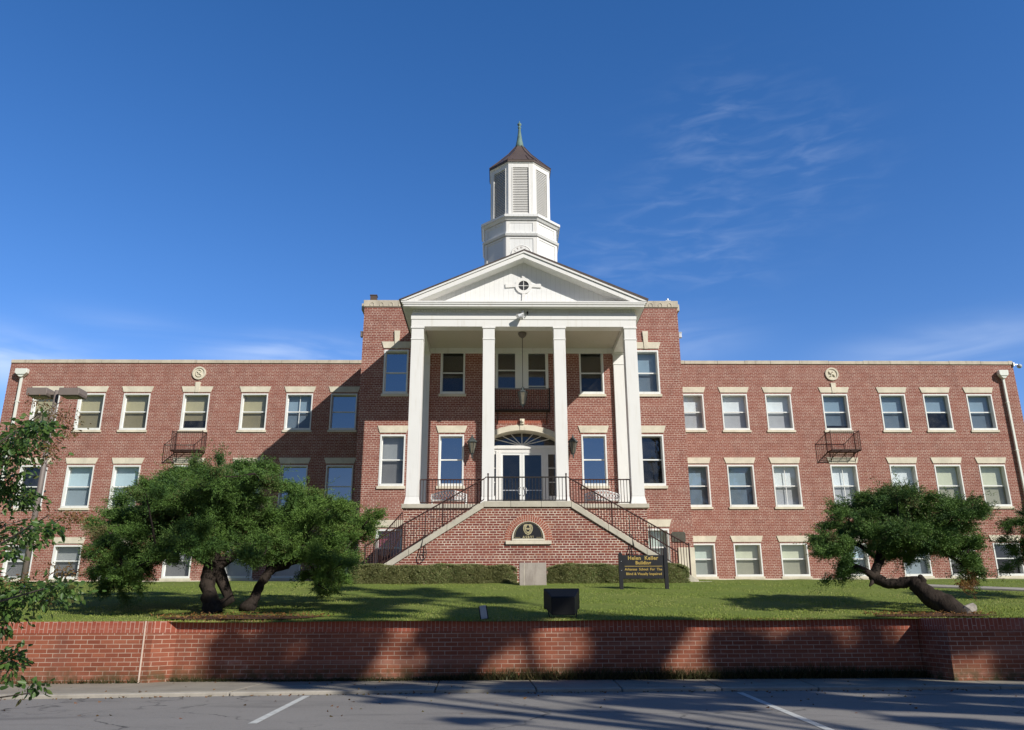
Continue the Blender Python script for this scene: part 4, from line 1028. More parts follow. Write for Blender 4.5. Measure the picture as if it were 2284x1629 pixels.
# arched plaque on the stair wall
pl = thing('plaque', (.02, SY, 2.57), 'arched black plaque with gold shield and letters on the stair wall', 'plaque')
outl = lambda r, rz, z0: [(.02+r*cos(t), z0+rz*sin(t)) for t in np.linspace(0, pi, 28)]
mb = MB(); a = outl(.56, .60, 2.62); b = outl(.505, .545, 2.66)
for i in range(27): mb.prism([b[i], a[i], a[i+1], b[i+1]], SY-.05, SY-.001)
mb.box(-.54, .58, SY-.05, SY-.001, 2.575, 2.64); mb.build('frame', 'limestone', pl)
MB().prism([(.02-.505, 2.64), (.02+.505, 2.64)]+outl(.505, .545, 2.66), SY-.022, SY-.003).build('panel', 'black_board', pl)
g = outl(.465, .50, 2.68); mb = MB()
for i in range(27): mb.bar((g[i][0], SY-.026, g[i][1]), (g[i+1][0], SY-.026, g[i+1][1]), .006, 4)
mb.bar((-.445, SY-.026, 2.68), (-.25, SY-.026, 2.68), .006, 4).bar((.29, SY-.026, 2.68), (.485, SY-.026, 2.68), .006, 4); mb.build('border_line', 'gold_pale', pl)
sh = [(-.14, 3.10), (-.165, 2.99), (-.15, 2.90), (-.09, 2.80), (0, 2.755), (.09, 2.80), (.15, 2.90), (.165, 2.99), (.14, 3.10), (.06, 3.13), (0, 3.115), (-.06, 3.13)]
mb = MB().prism([(x+.01, z) for x, z in sh], SY-.036, SY-.02); mb.build('shield', 'gold_pale', pl)
mb = MB()
mb.prism([(-.02, 3.07), (-.05, 3.0), (.07, 3.0), (.04, 3.07), (.01, 3.10)], SY-.044, SY-.034).prism([(-.05, 2.96), (-.03, 2.88), (.05, 2.88), (.07, 2.96), (.01, 2.93)], SY-.044, SY-.034)
for s in (-1, 1): mb.tube([(.01+s*.10, SY-.038, 3.06), (.01+s*.12, SY-.038, 2.97), (.01+s*.085, SY-.038, 2.86), (.01, SY-.038, 2.80)], .007, 4)
mb.build('shield_relief', 'black_board', pl)
put_text('lettering', 'ASBVI', .01, SY-.028, 2.655, .115, 'gold_pale', pl, bold=.003, space=1.35)
# bronze tablet on the block's lower wall
bt = MB().prism([(6.02, 3.02), (6.10, 2.99), (6.50, 2.99), (6.58, 3.02), (6.58, 3.34), (6.53, 3.40), (6.07, 3.40), (6.02, 3.34)], BY-.035, BY-.002)
tag(bt.build('wall_tablet', 'bronze_plate', bevel=.008), 'small dark bronze tablet on the brick wall by the basement window', 'plaque')
# stone marker in the hedge
mk_ = thing('stone_marker', (.06, -14.2, 1.03), 'plain weathered grey stone block standing in front of the hedge', 'stone marker')
MB().box(-.345, .485, -14.28, -13.98, .85, 1.705).build('block', 'granite_marker', mk_, bevel=.012)
MB().box(-.20, -.19, -14.284, -14.27, 1.0, 1.66).build('edge_line', 'limestone', mk_)

# hedges
def hedge(x0, x1, label, seed):
    h = thing('hedge', ((x0+x1)/2, -13.05, 1.1), label, 'hedge', 'clipped hedges before the stairs')
    n = int(26000*(x1-x0)); x = RNG.uniform(x0, x1, n); u = RNG.random(n)
    front = u < .62
    zb, zt = lawn_z(-13.3)-.02, 1.70
    edge = np.minimum(np.minimum(x-x0, x1-x)/.28, 1)
    top = zb+(zt-zb)*(.72+.28*np.sqrt(np.clip(edge, 0, 1)))+.022*np.sin(x*2.3+seed)+.018*np.sin(x*6.1)
    bump = .045*np.sin(x*4.7+seed)+.03*np.sin(x*9.3)
    y = np.where(front, -13.42+bump+.10*RNG.random(n)**1.5, RNG.uniform(-13.40, -12.5, n)); z = np.where(front, zb+(top-zb)*RNG.random(n), top-.05*RNG.random(n)**2)
    y = np.where(front, y+.22*np.clip((z-zb)/(top-zb)-.75, 0, 1)**1.0+.16*(1-edge), y)
    D = np.where(front[:, None], np.array([0, -.6, .35]), np.array([0, -.1, .9]))+RNG.normal(scale=.5, size=(n, 3))
    cl = np.sin(x*13+seed)*np.sin(z*17+x*3)+.5*np.sin(x*29)*np.sin(z*31); keep = RNG.random(n) < np.clip(.62+.45*cl, .12, 1)
    T = np.clip(.35+.15*np.sin(x*1.9+seed)+RNG.normal(0, .22, n), 0, 1)
    V, F, T = blades(np.stack([x, y, z], 1)[keep], unit(D)[keep], RNG.uniform(.022, .050, n)[keep], np.full(n, .012)[keep], T[keep])
    tris('foliage', V, F, T, 'hedge_green', h)
    m = MB().box(x0+.12, x1-.12, -13.30, -12.6, zb, zt-.10); m.build('twig_core', 'hedge_core', h)
hedge(-5.78, -.40, 'long low clipped hedge left of the stone marker', 1.0); hedge(.52, 5.15, 'low clipped hedge right of the stone marker, behind the black sign', 4.0)

# floodlight and small box by the retaining wall
fl = thing('floodlight', (.24, -23.55, .05), 'large black floodlight seen from behind, standing behind the retaining wall', 'floodlight')
m = MB(); Fy = -23.72
# hood: wide frame plus tapered back, tilted up towards the building
cxf = .245; sc_ = 1.0
def tapered(z0, z1, zc0, zc1, w0, w1, ya, yb):
    k = len(m.v)
    m.v += [(cxf-w0, ya, z0), (cxf+w0, ya, z0), (cxf+w0, ya, z1), (cxf-w0, ya, z1), (cxf-w1, yb, zc0), (cxf+w1, yb, zc0), (cxf+w1, yb, zc1), (cxf-w1, yb, zc1)]
    m.f += [(k, k+3, k+2, k+1), (k+4, k+5, k+6, k+7), (k, k+1, k+5, k+4), (k+1, k+2, k+6, k+5), (k+2, k+3, k+7, k+6), (k+3, k, k+4, k+7)]
tapered(.23, .605, .20, .59, .352, .352, -23.45, -23.40); tapered(.085, .43, .235, .60, .225, .345, -23.82, -23.452)
m.build('housing', 'black_plastic', fl, bevel=.018)
m = MB(); m.tube([(cxf-.30, -23.55, .30), (cxf-.27, -23.62, .12), (cxf-.235, -23.66, .0)], .012, 5); m.tube([(cxf+.30, -23.55, .30), (cxf+.27, -23.62, .12), (cxf+.25, -23.66, .0)], .012, 5)
m.build('bracket', 'black_plastic', fl); MB().box(cxf-.16, cxf+.17, -23.7, -23.5, -.02, .042).build('foot_plate', 'concrete_kerb', fl)
jb_ = thing('junction_box', (-1.26, -23.9, .02), 'small tilted grey electrical box behind the retaining wall', 'electrical box')
o = MB().box(-1.325, -1.205, -23.93, -23.83, .03, .275).build('cover', 'grey_cover', jb_, bevel=.008); o.rotation_euler = (0, radians(-9), 0)
o = MB().box(-1.345, -1.185, -23.829, -23.77, .02, .27).build('back_box', 'black_plastic', jb_, bevel=.005); o.rotation_euler = (0, radians(-9), 0)

# double headed car park lamp
lp = thing('street_lamp', (-12.22, -20, .3), 'bronze double headed car park lamp in front of the left wing', 'street lamp')
MB().tube([(-12.25, -20, .25), (-12.22, -20, 5.62)], [.075, .055], 8).build('pole', 'pole_bronze', lp, smooth=True)
for sgn, lab in ((-1, ''), (1, '')):
    x0 = -12.21
    MB().box(min(x0+sgn*.06, x0+sgn*.14), max(x0+sgn*.06, x0+sgn*.14), -20.04, -19.96, 5.50, 5.57).build('arm', 'pole_bronze', lp)
    h = MB(); a, b = sorted((x0+sgn*.14, x0+sgn*.66)); h.prism([(a+.02, 5.44), (b-.02, 5.44), (b, 5.50), (b-.01, 5.64), (a+.01, 5.64), (a, 5.50)], -20.22, -19.78)
    hd = h.build('lamp_head', 'pole_bronze', lp, bevel=.015); MB().box(a+.06, b-.06, -20.15, -19.85, 5.425, 5.439).build('lens', 'lamp_frosted', hd)

# hanging lantern in the portico
hl = thing('hanging_lantern', (-.03, -8.86, 8.1), 'glass lantern hanging on a long chain inside the portico', 'lantern')
MB().lathe(-.03, -8.86, [(.05, 11.0), (.13, 11.06), (.17, 11.14), (.17, 11.215)], 12).build('canopy', 'pole_bronze', hl)
MB().bar((-.03, -8.86, 8.9), (-.03, -8.86, 11.05), .012, 5).build('chain', 'iron', hl)
MB().lathe(-.03, -8.86, [(.02, 8.93), (.05, 8.88), (.07, 8.80), (.20, 8.72), (.215, 8.68)], 6).build('cap', 'lamp_housing', hl)
MB().lathe(-.03, -8.86, [(.095, 8.19), (.185, 8.68)], 6).build('glass_shade', 'lamp_frosted', hl)
m = MB()
for i in range(6):
    a = 2*pi*i/6; m.bar((-.03+.19*cos(a), -8.86+.19*sin(a), 8.68), (-.03+.098*cos(a), -8.86+.098*sin(a), 8.18), .011, 4)
m.lathe(-.03, -8.86, [(.10, 8.19), (.05, 8.14), (.02, 8.08)], 6); m.build('frame', 'lamp_housing', hl)
# carriage lanterns flanking the door
for sgn, lb_ in ((-1, 'left'), (1, 'right')):
    x, y = sgn*2.09, BY-.30
    w = thing('wall_lantern', (x, BY, 6.9), 'large carriage lantern on the brick wall '+('left' if sgn < 0 else 'right')+' of the entrance doors', 'lantern', 'lanterns beside the entrance')
    MB().lathe(x, y, [(.015, 7.36), (.03, 7.30), (.05, 7.25), (.10, 7.20), (.215, 7.06), (.22, 7.03)], 6).build('roof', 'lamp_housing', w)
    MB().lathe(x, y, [(.065, 6.58), (.165, 7.03)], 6).build('glass_shade', 'lamp_frosted', w)
    m = MB()
    for i in range(6): a = 2*pi*i/6; m.bar((x+.172*cos(a), y+.172*sin(a), 7.03), (x+.07*cos(a), y+.07*sin(a), 6.57), .012, 4)
    m.lathe(x, y, [(.075, 6.58), (.04, 6.53), (.025, 6.44), (.03, 6.40), (.01, 6.36)], 6); m.build('frame', 'lamp_housing', w)
    MB().tube([(x, BY-.01, 6.95), (x, BY-.12, 6.75), (x, BY-.2, 6.52), (x, y, 6.48)], .022, 6).box(x-.05, x+.05, BY-.03, BY-.002, 6.6, 7.1).build('bracket', 'lamp_housing', w)
# flood lamps under the cornice
fc = thing('spotlight', (-.05, FY-.1, 11.55), 'small twin spotlight fixed to the frieze below the pediment', 'spotlight')
m = MB().ball((-.05, FY-.12, 11.58), .06).tube([(-.05, FY-.12, 11.58), (-.04, FY-.16, 11.49)], .02, 6); m.build('mount', 'aluminium', fc)
for a, b in (((-.03, FY-.16, 11.50), (-.27, FY-.30, 11.33)), ((-.02, FY-.16, 11.48), (-.12, FY-.30, 11.24))):
    m = MB().bar(a, b, .03, 8, .085); m.build('lamp_head', 'aluminium', fc)
MB().box(.10, .17, FY-.12, FY-.02, 11.53, 11.60).bar((.13, FY-.1, 11.53), (.13, FY-.16, 11.45), .02, 6).build('sensor', 'black_plastic', fc)
# side wall lights and security camera
for sgn in (-1, 1):
    x = sgn*(BX+.06); m = MB().box(x-.055, x+.075, BY+.03, BY+.2, 11.78, 11.98).box(x-.065, x+.085, BY+.02, BY+.21, 11.985, 12.03)
    tag(m.build('wall_light', 'aluminium' if sgn > 0 else 'pole_bronze', bevel=.01), ('white' if sgn > 0 else 'dark')+' box light high on the '+('right' if sgn > 0 else 'left')+' side corner of the central block', 'wall light')
sc = thing('security_camera', (26.1, .0, 12.7), 'small white dome camera on an arm at the right roof corner', 'camera')
MB().bar((26.0, -.02, 12.70), (26.28, -.02, 12.70), .022, 6).box(25.99, 26.05, -.1, .1, 12.6, 12.8).build('arm', 'aluminium', sc); m = MB().ball((26.33, -.02, 12.62), .13, 8, .9); m.build('dome', 'grey_cover', sc, smooth=True)

# ornamental iron benches on the portico
def bench(cx_, y, label):
    b = thing('bench', (cx_, y, 4.075), label, 'bench', 'white ornamental benches on the portico'); w = .68; z = 4.075
    m = MB()
    for s in (-1, 1):
        x = cx_+s*w
        m.tube([(x, y-.42, z+.02), (x-s*.04, y-.40, z+.20), (x, y-.36, z+.38)], .02, 5); m.tube([(x, y, z+.01), (x-s*.04, y+.0, z+.2), (x, y-.02, z+.40)], .02, 5)
    for i, s in enumerate((-1, 1)):
        x = cx_+s*w; q = MB(); q.tube([(x, y-.40, z+.40), (x, y-.40, z+.58), (x, y-.30, z+.62), (x, y-.02, z+.60)], .02, 5)
        for k in range(3): q.tube([(x, y-.30+k*.1+.05*cos(t), z+.49+.06*sin(t)) for t in np.linspace(0, 2*pi, 7)], .011, 4)
        q.build('armrest', 'bench_white', b)
    m.build('leg', 'bench_white', b)
    s_ = MB()
    for k in range(9): s_.box(cx_-w, cx_+w, y-.42+k*.047, y-.42+k*.047+.026, z+.385, z+.40)
    s_.build('seat', 'bench_white', b)
    q = MB(); top = lambda x: z+.66+.16*cos((x-cx_)/w*pi/2)
    xs_ = np.linspace(cx_-w, cx_+w, 18); q.tube([(x, y+.02, top(x)) for x in xs_], .022, 5); q.tube([(x, y+.02, z+.46) for x in (cx_-w, cx_+w)], .016, 5)
    r_ = random.Random(int(cx_*7))
    for x in np.linspace(cx_-w+.06, cx_+w-.06, 11):
        h = top(x)-z-.46
        for k in range(2):
            zc = z+.46+h*(.28+.45*k); q.tube([(x+.055*cos(t), y+.02, zc+h*.22*sin(t)) for t in np.linspace(0, 2*pi, 8)], .0135, 4)
        q.bar((x-.06, y+.02, z+.47), (x+.06, y+.02, top(x)-.02), .011, 4); q.bar((x+.06, y+.02, z+.47), (x-.06, y+.02, top(x)-.02), .011, 4)
    q.build('backrest', 'bench_white', b)
bench(-2.92, -8.05, 'white iron bench on the portico left of the doors'); bench(3.08, -8.05, 'white iron bench on the portico right of the doors')

# ------------------------------------------------------------------ junipers
LA = [(-7.15, -21.77, 3.35, 0.5, 0.18), (-8.0, -21.22, 3.33, 0.5, 0.19), (-6.61, -21.53, 3.32, 0.51, 0.19), (-8.42, -21.11, 3.08, 0.57, 0.19), (-7.5, -21.07, 3.04, 0.88, 0.23), (-6.22, -22.08, 2.88, 0.44, 0.22), (-8.62, -22.18, 2.76, 0.41, 0.16), (-9.06, -20.69, 2.7, 0.79, 0.23), (-7.63, -21.73, 2.55, 0.95, 0.28), (-6.67, -21.78, 2.59, 0.75, 0.28), (-9.77, -20.41, 2.42, 0.66, 0.32), (-8.43, -21.35, 2.25, 0.86, 0.32), (-7.64, -20.69, 2.23, 0.99, 0.37), (-6.46, -21.34, 2.2, 0.71, 0.36), (-9.78, -21.05, 1.94, 0.39, 0.28), (-8.64, -21.93, 1.77, 0.73, 0.27), (-7.98, -21.06, 1.73, 0.87, 0.32), (-7.08, -20.64, 1.71, 0.88, 0.36), (-6.19, -21.26, 1.76, 0.35, 0.38), (-9.92, -20.87, 1.6, 0.31, 0.3), (-9.57, -20.99, 1.29, 0.46, 0.39), (-8.87, -22.08, 0.8, 0.28, 0.29), (-9.25, -20.84, 1.45, 0.41, 0.35), (-8.52, -21.14, 1.43, 0.4, 0.22), (-6.44, -21.66, 1.33, 0.49, 0.17), (-7.79, -22.14, 2.69, 0.58, 0.19), (-10.31, -20.64, 2.13, 0.23, 0.12), (-9.97, -21.35, 1.41, 0.12, 0.24), (-7.4, -20.91, 2.56, 0.62, 0.26), (-8.7, -20.62, 2.08, 0.63, 0.26), (-7.6, -22.35, 1.55, 0.5, 0.25), (-6.9, -22.3, 1.62, 0.45, 0.25), (-8.2, -22.3, 1.35, 0.4, 0.22), (-6.4, -22.1, 1.5, 0.35, 0.3), (-9.3, -21.6, 0.95, 0.35, 0.4), (-9.5, -21.3, 0.7, 0.25, 0.3), (-9.75, -21.2, 1.1, 0.28, 0.35), (-8.9, -21.6, 1.2, 0.4, 0.3), (-7.5, -21.9, 1.95, 0.6, 0.3), (-8.4, -22, 2.4, 0.5, 0.25), (-6.65, -23.39, 2.85, 0.39, 0.15), (-8.45, -20.12, 3.46, 0.45, 0.18), (-6.13, -22.98, 2.97, 0.4, 0.16), (-7.01, -22.48, 2.65, 0.69, 0.19), (-7.91, -19.76, 3.19, 0.8, 0.22), (-7.98, -23.83, 2.42, 0.32, 0.13), (-9.54, -19.37, 2.69, 0.72, 0.22), (-7.22, -22.8, 2.29, 0.76, 0.24), (-9.26, -21.69, 2.19, 0.52, 0.27), (-10.3, -19.02, 2.41, 0.6, 0.31), (-7.14, -21.94, 2.01, 0.79, 0.31), (-6.95, -19.69, 2.26, 0.66, 0.35), (-9.09, -22.64, 1.74, 0.3, 0.23), (-7.42, -22.65, 1.56, 0.68, 0.26), (-8.52, -19.8, 1.84, 0.79, 0.31), (-5.89, -22.41, 1.62, 0.28, 0.32), (-10.52, -19.54, 1.65, 0.28, 0.29), (-8.83, -22.59, 1.17, 0.36, 0.32), (-8.76, -22.1, 1.34, 0.33, 0.29), (-9.81, -19.51, 1.54, 0.37, 0.34), (-5.99, -23.14, 1.16, 0.38, 0.14), (-8.28, -20.9, 2.71, 0.53, 0.18), (-9.47, -22.23, 1.94, 0.18, 0.1), (-7.04, -22.15, 2.35, 0.49, 0.22), (-7.84, -19.56, 2.67, 0.56, 0.25), (-7.03, -23.75, 1.35, 0.39, 0.21), (-7.4, -20.94, 1.7, 0.41, 0.24), (-7.79, -23.4, 1.24, 0.32, 0.19), (-8.5, -23.19, 0.85, 0.27, 0.33), (-9.8, -20.51, 0.95, 0.32, 0.38), (-9.26, -22.39, 0.97, 0.22, 0.3), (-9.54, -20.24, 1.22, 0.37, 0.29), (-7.12, -23.08, 1.75, 0.48, 0.25)]
LB = [(-6.05, -20.21, 3.14, 0.33, 0.17), (-5.69, -19.84, 3.01, 0.5, 0.22), (-4.98, -20.79, 2.59, 0.53, 0.29), (-4.78, -20.06, 2.35, 0.49, 0.36), (-5.34, -20.7, 2.22, 0.63, 0.47), (-4.44, -19.82, 2.32, 0.31, 0.15), (-4.61, -19.92, 1.88, 0.41, 0.36), (-4.95, -21.32, 1.5, 0.52, 0.44), (-4.5, -21.26, 1.31, 0.34, 0.33), (-5.22, -21.11, 1.04, 0.26, 0.23), (-5.17, -19.76, 0.73, 0.19, 0.29), (-4.0, -20.71, 2.35, 0.15, 0.08), (-5.59, -20.37, 1.78, 0.42, 0.41), (-5.7, -20.96, 2.35, 0.41, 0.41), (-5.97, -20.59, 1.97, 0.37, 0.46), (-5.77, -20.81, 1.44, 0.36, 0.35), (-5.11, -20.87, 0.94, 0.2, 0.25), (-4.32, -20.45, 1.98, 0.21, 0.31), (-5.3, -21.3, 1.35, 0.4, 0.35), (-4.75, -21.0, 0.95, 0.25, 0.25), (-5.5, -21.5, 1.7, 0.4, 0.35), (-5.68, -21.39, 2.82, 0.26, 0.14), (-5.91, -18.92, 2.95, 0.44, 0.21), (-4.66, -22.09, 2.37, 0.42, 0.24), (-5.11, -21.55, 2.09, 0.51, 0.4), (-5.5, -19.78, 2.28, 0.56, 0.44), (-4.38, -20.95, 1.78, 0.33, 0.31), (-5.08, -20.41, 1.5, 0.46, 0.42), (-4.3, -22.4, 1.15, 0.27, 0.28), (-4.91, -20.76, 0.67, 0.15, 0.25), (-5.43, -18.55, 0.77, 0.17, 0.28), (-5.34, -21.57, 1.64, 0.34, 0.35), (-5.92, -19.89, 2.42, 0.37, 0.39), (-5.66, -21.58, 1.8, 0.3, 0.39), (-4.79, -22.13, 0.85, 0.16, 0.21), (-5.32, -19.84, 0.93, 0.18, 0.24), (-4.97, -22.6, 1.22, 0.32, 0.29), (-4.9, -19.96, 0.97, 0.22, 0.24), (-5.22, -22.41, 1.51, 0.32, 0.3)]
LC = [(8.01, -22.05, 2.66, 0.51, 0.14), (7.65, -21.47, 2.6, 0.65, 0.15), (8.58, -21.87, 2.54, 0.56, 0.16), (7.11, -21.43, 2.35, 0.54, 0.2), (7.98, -21.56, 2.33, 0.88, 0.24), (9.1, -21.32, 2.38, 0.58, 0.25), (9.41, -21.89, 2.38, 0.43, 0.1), (9.24, -22.81, 2.23, 0.17, 0.08), (6.73, -21.55, 2.0, 0.39, 0.2), (7.61, -21.36, 1.97, 0.75, 0.26), (8.54, -21.47, 2.0, 0.88, 0.3), (8.94, -22.08, 1.97, 0.35, 0.24), (6.28, -21.82, 1.68, 0.24, 0.19), (6.41, -22.72, 1.5, 0.4, 0.22), (7.91, -21.6, 1.59, 0.56, 0.18), (8.59, -22.07, 1.62, 0.55, 0.23), (8.77, -22.59, 1.44, 0.29, 0.19), (5.85, -22.99, 1.25, 0.22, 0.25), (6.56, -21.56, 1.01, 0.24, 0.23), (8.07, -21.32, 1.42, 0.23, 0.22), (8.65, -22.94, 1.15, 0.19, 0.18), (9.53, -21.66, 0.97, 0.16, 0.19), (8.06, -22.36, 1.43, 0.59, 0.11), (6.28, -22.83, 1.17, 0.15, 0.2), (7.55, -22.6, 1.85, 0.55, 0.25), (8.0, -22.6, 1.6, 0.5, 0.18), (7.0, -22.6, 1.65, 0.4, 0.2), (9.15, -22.3, 1.55, 0.3, 0.22), (9.35, -22.2, 1.2, 0.22, 0.25), (9.0, -22.1, 1.9, 0.35, 0.25), (9.3, -22.0, 2.25, 0.3, 0.12), (6.15, -22.7, 1.45, 0.25, 0.2), (7.6, -22.3, 1.45, 0.3, 0.15), (7.59, -22.66, 2.5, 0.42, 0.12), (8.07, -20.75, 2.69, 0.57, 0.14), (6.65, -22.31, 2.15, 0.44, 0.17), (8.29, -20.92, 2.35, 0.77, 0.22), (8.97, -22.71, 2.15, 0.35, 0.09), (9.63, -22.11, 2.16, 0.15, 0.07), (7.31, -21.93, 1.79, 0.62, 0.23), (8.86, -20.68, 1.95, 0.78, 0.28), (5.97, -22.44, 1.53, 0.2, 0.17), (6.7, -21.99, 1.49, 0.35, 0.21), (8.09, -22.84, 1.54, 0.45, 0.2), (9.29, -21.72, 1.45, 0.26, 0.18), (6.26, -22.28, 0.91, 0.2, 0.2), (8.39, -20.63, 1.39, 0.2, 0.21), (9.24, -22.25, 0.9, 0.13, 0.17), (8.51, -21.63, 1.45, 0.52, 0.1), (7.31, -23.25, 1.7, 0.45, 0.22), (8.31, -22.03, 1.55, 0.44, 0.17), (8.83, -22.96, 1.46, 0.25, 0.19), (9.64, -21.63, 1.19, 0.19, 0.23), (8.79, -22.72, 2.1, 0.24, 0.1), (6.33, -22.12, 1.43, 0.22, 0.19)]
LD = [(12.15, -19.87, 2.28, 0.32, 0.26), (12.44, -19.02, 1.92, 0.35, 0.28), (12.55, -18.83, 1.49, 0.35, 0.34), (12.26, -20.32, 2.07, 0.55, 0.43), (12.96, -19.29, 1.62, 0.58, 0.55), (12.88, -20.32, 1.85, 0.55, 0.63), (13.6, -19.6, 2.3, .8, .7), (13.2, -19.9, 2.7, .7, .4)]
def juniper(label, base, trunk, limbs, lobes, mat, dens, extra=None):
    t = thing('juniper_tree', base, label, 'tree', 'gnarled junipers on the lawn')
    m = MB(); hub = Vector(trunk[-1][:3]); fine = []
    for a, b_ in zip(trunk[:-1], trunk[1:]):               # gnarled: short bends, swellings and hollows between the main joints
        for q in range(4):
            f = q/4; w = .06*(a[3]+b_[3]); fine.append(tuple(a[i]*(1-f)+b_[i]*f+(random.uniform(-w, w) if q else 0) for i in range(3))+((a[3]*(1-f)+b_[3]*f)*random.uniform(.86, 1.14),))
    fine.append(trunk[-1]); m.tube([p[:3] for p in fine], [p[3] for p in fine], 14, .13)
    tr = m.build('trunk', 'juniper_bark', t, smooth=True)
    b = MB()
    for l in limbs: b.tube([p[:3] for p in l], [p[3] for p in l], 8, .08)
    ends = [l[-1][:3] for l in limbs]+[tuple(hub)]
    left = [tuple(l[:3]) for l in lobes]; done = [Vector(e) for e in ends]
    while left:                                            # grow twigs outward from the nearest wood
        d_, x, e = min(((Vector(l)-e).length, l, e) for l in left for e in done)
        md = e.lerp(Vector(x), .5)+Vector((random.uniform(-.1, .1), random.uniform(-.1, .1), random.uniform(-.10, .04)))
        b.tube([e, md, x], [.026, .018, .009], 5); done.append(Vector(x)); left.remove(x)
    b.build('limb', 'juniper_bark', t, smooth=True)
    big = [(x, y, z, rx*1.04+.01, rz*.60+.01) for x, y, z, rx, rz in lobes]
    V, F, T = lobes_foliage(big, dens); tris('crown', V, F, T, mat, t)
    if extra:
        V, F, T = lobes_foliage(extra, 160, up=-.3); q = tris('dead_spray', V, F, T, 'juniper_dead', t); q['label'] = 'brown dead spray of foliage'
    return t
DEN = 520
juniper('broad dark green juniper with thick forked trunk left of the stairs', (-7.1, -22.2, .15),
        [(-6.95, -22.2, .10, .23), (-7.05, -22.15, .40, .17), (-7.22, -22.0, .75, .15), (-7.20, -21.9, 1.05, .16), (-7.28, -21.7, 1.35, .16), (-7.30, -21.6, 1.75, .15), (-7.35, -21.5, 2.3, .09)],
        [[(-7.05, -22.1, .25, .13), (-6.75, -21.9, .45, .12), (-6.95, -21.9, .85, .12), (-7.1, -21.8, 1.1, .14)], [(-7.2, -21.8, 1.1, .13), (-6.85, -21.6, 1.40, .11), (-6.45, -21.4, 1.75, .08)],
         [(-7.25, -21.7, 1.2, .13), (-7.8, -21.5, 1.5, .10), (-8.6, -21.3, 1.7, .07), (-9.3, -21.1, 1.85, .05)], [(-7.3, -21.6, 1.6, .10), (-7.6, -21.5, 2.2, .07), (-8.0, -21.3, 2.7, .05)]], LA, 'juniper_green', DEN, [(-9.55, -21.75, 1.42, .12, .07)])
juniper('bright green juniper leaning right beside the broad dark juniper', (-6.2, -21.6, .25),
        [(-6.42, -21.8, .20, .15), (-6.32, -21.6, .45, .11), (-6.25, -21.4, .80, .095), (-6.12, -21.2, 1.10, .10), (-5.85, -21.0, 1.25, .12), (-5.6, -20.8, 1.5, .09), (-5.4, -20.7, 2.0, .06)],
        [[(-5.85, -21.0, 1.25, .08), (-5.3, -20.9, 1.4, .06), (-4.8, -20.7, 1.7, .04)]], LB, 'juniper_bright', DEN)
juniper('windswept juniper with a long leaning bare trunk in front of the right wing', (8.1, -22.9, .05),
        [(8.25, -23.2, -.05, .30), (8.14, -23.1, .20, .22), (7.90, -22.9, .40, .17), (7.72, -22.8, .62, .17), (7.62, -22.7, .74, .12), (7.40, -22.6, .70, .10), (7.15, -22.5, .72, .10), (6.98, -22.4, .84, .115), (7.10, -22.3, 1.02, .09), (7.28, -22.1, 1.20, .105), (7.42, -22, 1.5, .10), (7.6, -21.9, 1.9, .06)],
        [[(7.02, -22.4, .84, .10), (6.8, -22.4, .98, .07), (6.55, -22.4, 1.10, .06), (6.4, -22.4, 1.35, .045)], [(6.98, -22.4, .80, .07), (6.82, -22.5, .66, .02)], [(7.72, -22.75, .62, .12), (7.80, -22.8, .78, .10), (7.74, -22.85, .84, .05)],
         [(7.4, -22.1, 1.4, .08), (8.0, -22, 1.6, .05), (8.7, -22, 1.45, .04), (9.2, -22, 1.1, .03)], [(7.25, -22.1, 1.25, .06), (7.0, -22, 1.5, .05), (6.7, -21.9, 1.7, .04)]], LC, 'juniper_green', DEN,
        [(8.62, -22.7, .62, .13, .17), (9.1, -22.4, .80, .12, .12), (9.45, -21.9, .86, .1, .08)])
MB().tube([(8.30, -23.25, .02), (8.38, -23.3, .14), (8.50, -23.25, .20), (8.58, -23.2, .16)], [.14, .13, .10, .04], 9, .22).build('bare_knot', 'deadwood', [o for o in bpy.data.objects if o.name.startswith('juniper_tree')][-1])
juniper('dark juniper at the far right edge, partly out of view', (13.2, -19.7, .4), [(13.3, -19.7, .35, .2), (13.3, -19.7, 1.0, .15), (13.2, -19.6, 1.8, .1)], [[(13.3, -19.7, .9, .1), (12.7, -19.6, 1.5, .06)]], [(x, y, z, rx*1.25, rz*1.9) for x, y, z, rx, rz in LD], 'juniper_green', DEN*.7)

# ------------------------------------------------------------------ leafy shrub reaching in from the left, close to the camera
LE = [(-4.24, -34.61, 1.11, 0.16, 0.11), (-3.74, -35.3, 1.08, 0.1, 0.06), (-4.42, -34.31, 0.92, 0.08, 0.12), (-4.41, -34.13, 0.84, 0.11, 0.06), (-3.87, -34.99, 1.18, 0.08, 0.03), (-4.39, -34.1, 0.59, 0.17, 0.08), (-3.73, -35.34, 0.37, 0.06, 0.03), (-3.32, -35.76, 0.46, 0.06, 0.03), (-3.82, -34.82, 0.17, 0.22, 0.07), (-4.0, -34.9, 0.07, 0.13, 0.09), (-3.3, -35.54, 0.18, 0.08, 0.03), (-3.72, -35.17, -0.2, 0.06, 0.08), (-3.99, -34.8, -0.05, 0.03, 0.04), (-3.33, -35.62, -0.31, 0.05, 0.03), (-3.5, -35.7, -0.32, 0.03, 0.03), (-4.09, -34.34, -0.25, 0.02, 0.02), (-3.95, -35.1, 0.21, 0.06, 0.07)]
LG = [(-4.24, -34.17, 1.44, 0.13, 0.07), (-4.32, -34.29, 1.51, 0.08, 0.04), (-3.5, -35.22, 0.56, 0.1, 0.04), (-3.52, -35.07, 0.6, 0.08, 0.03), (-3.62, -34.96, 0.29, 0.11, 0.04), (-3.8, -34.74, 0.14, 0.06, 0.04), (-3.95, -34.83, 0.23, 0.11, 0.05), (-3.86, -34.89, 1.05, 0.07, 0.09), (-3.83, -34.78, 1.2, 0.06, 0.06)]
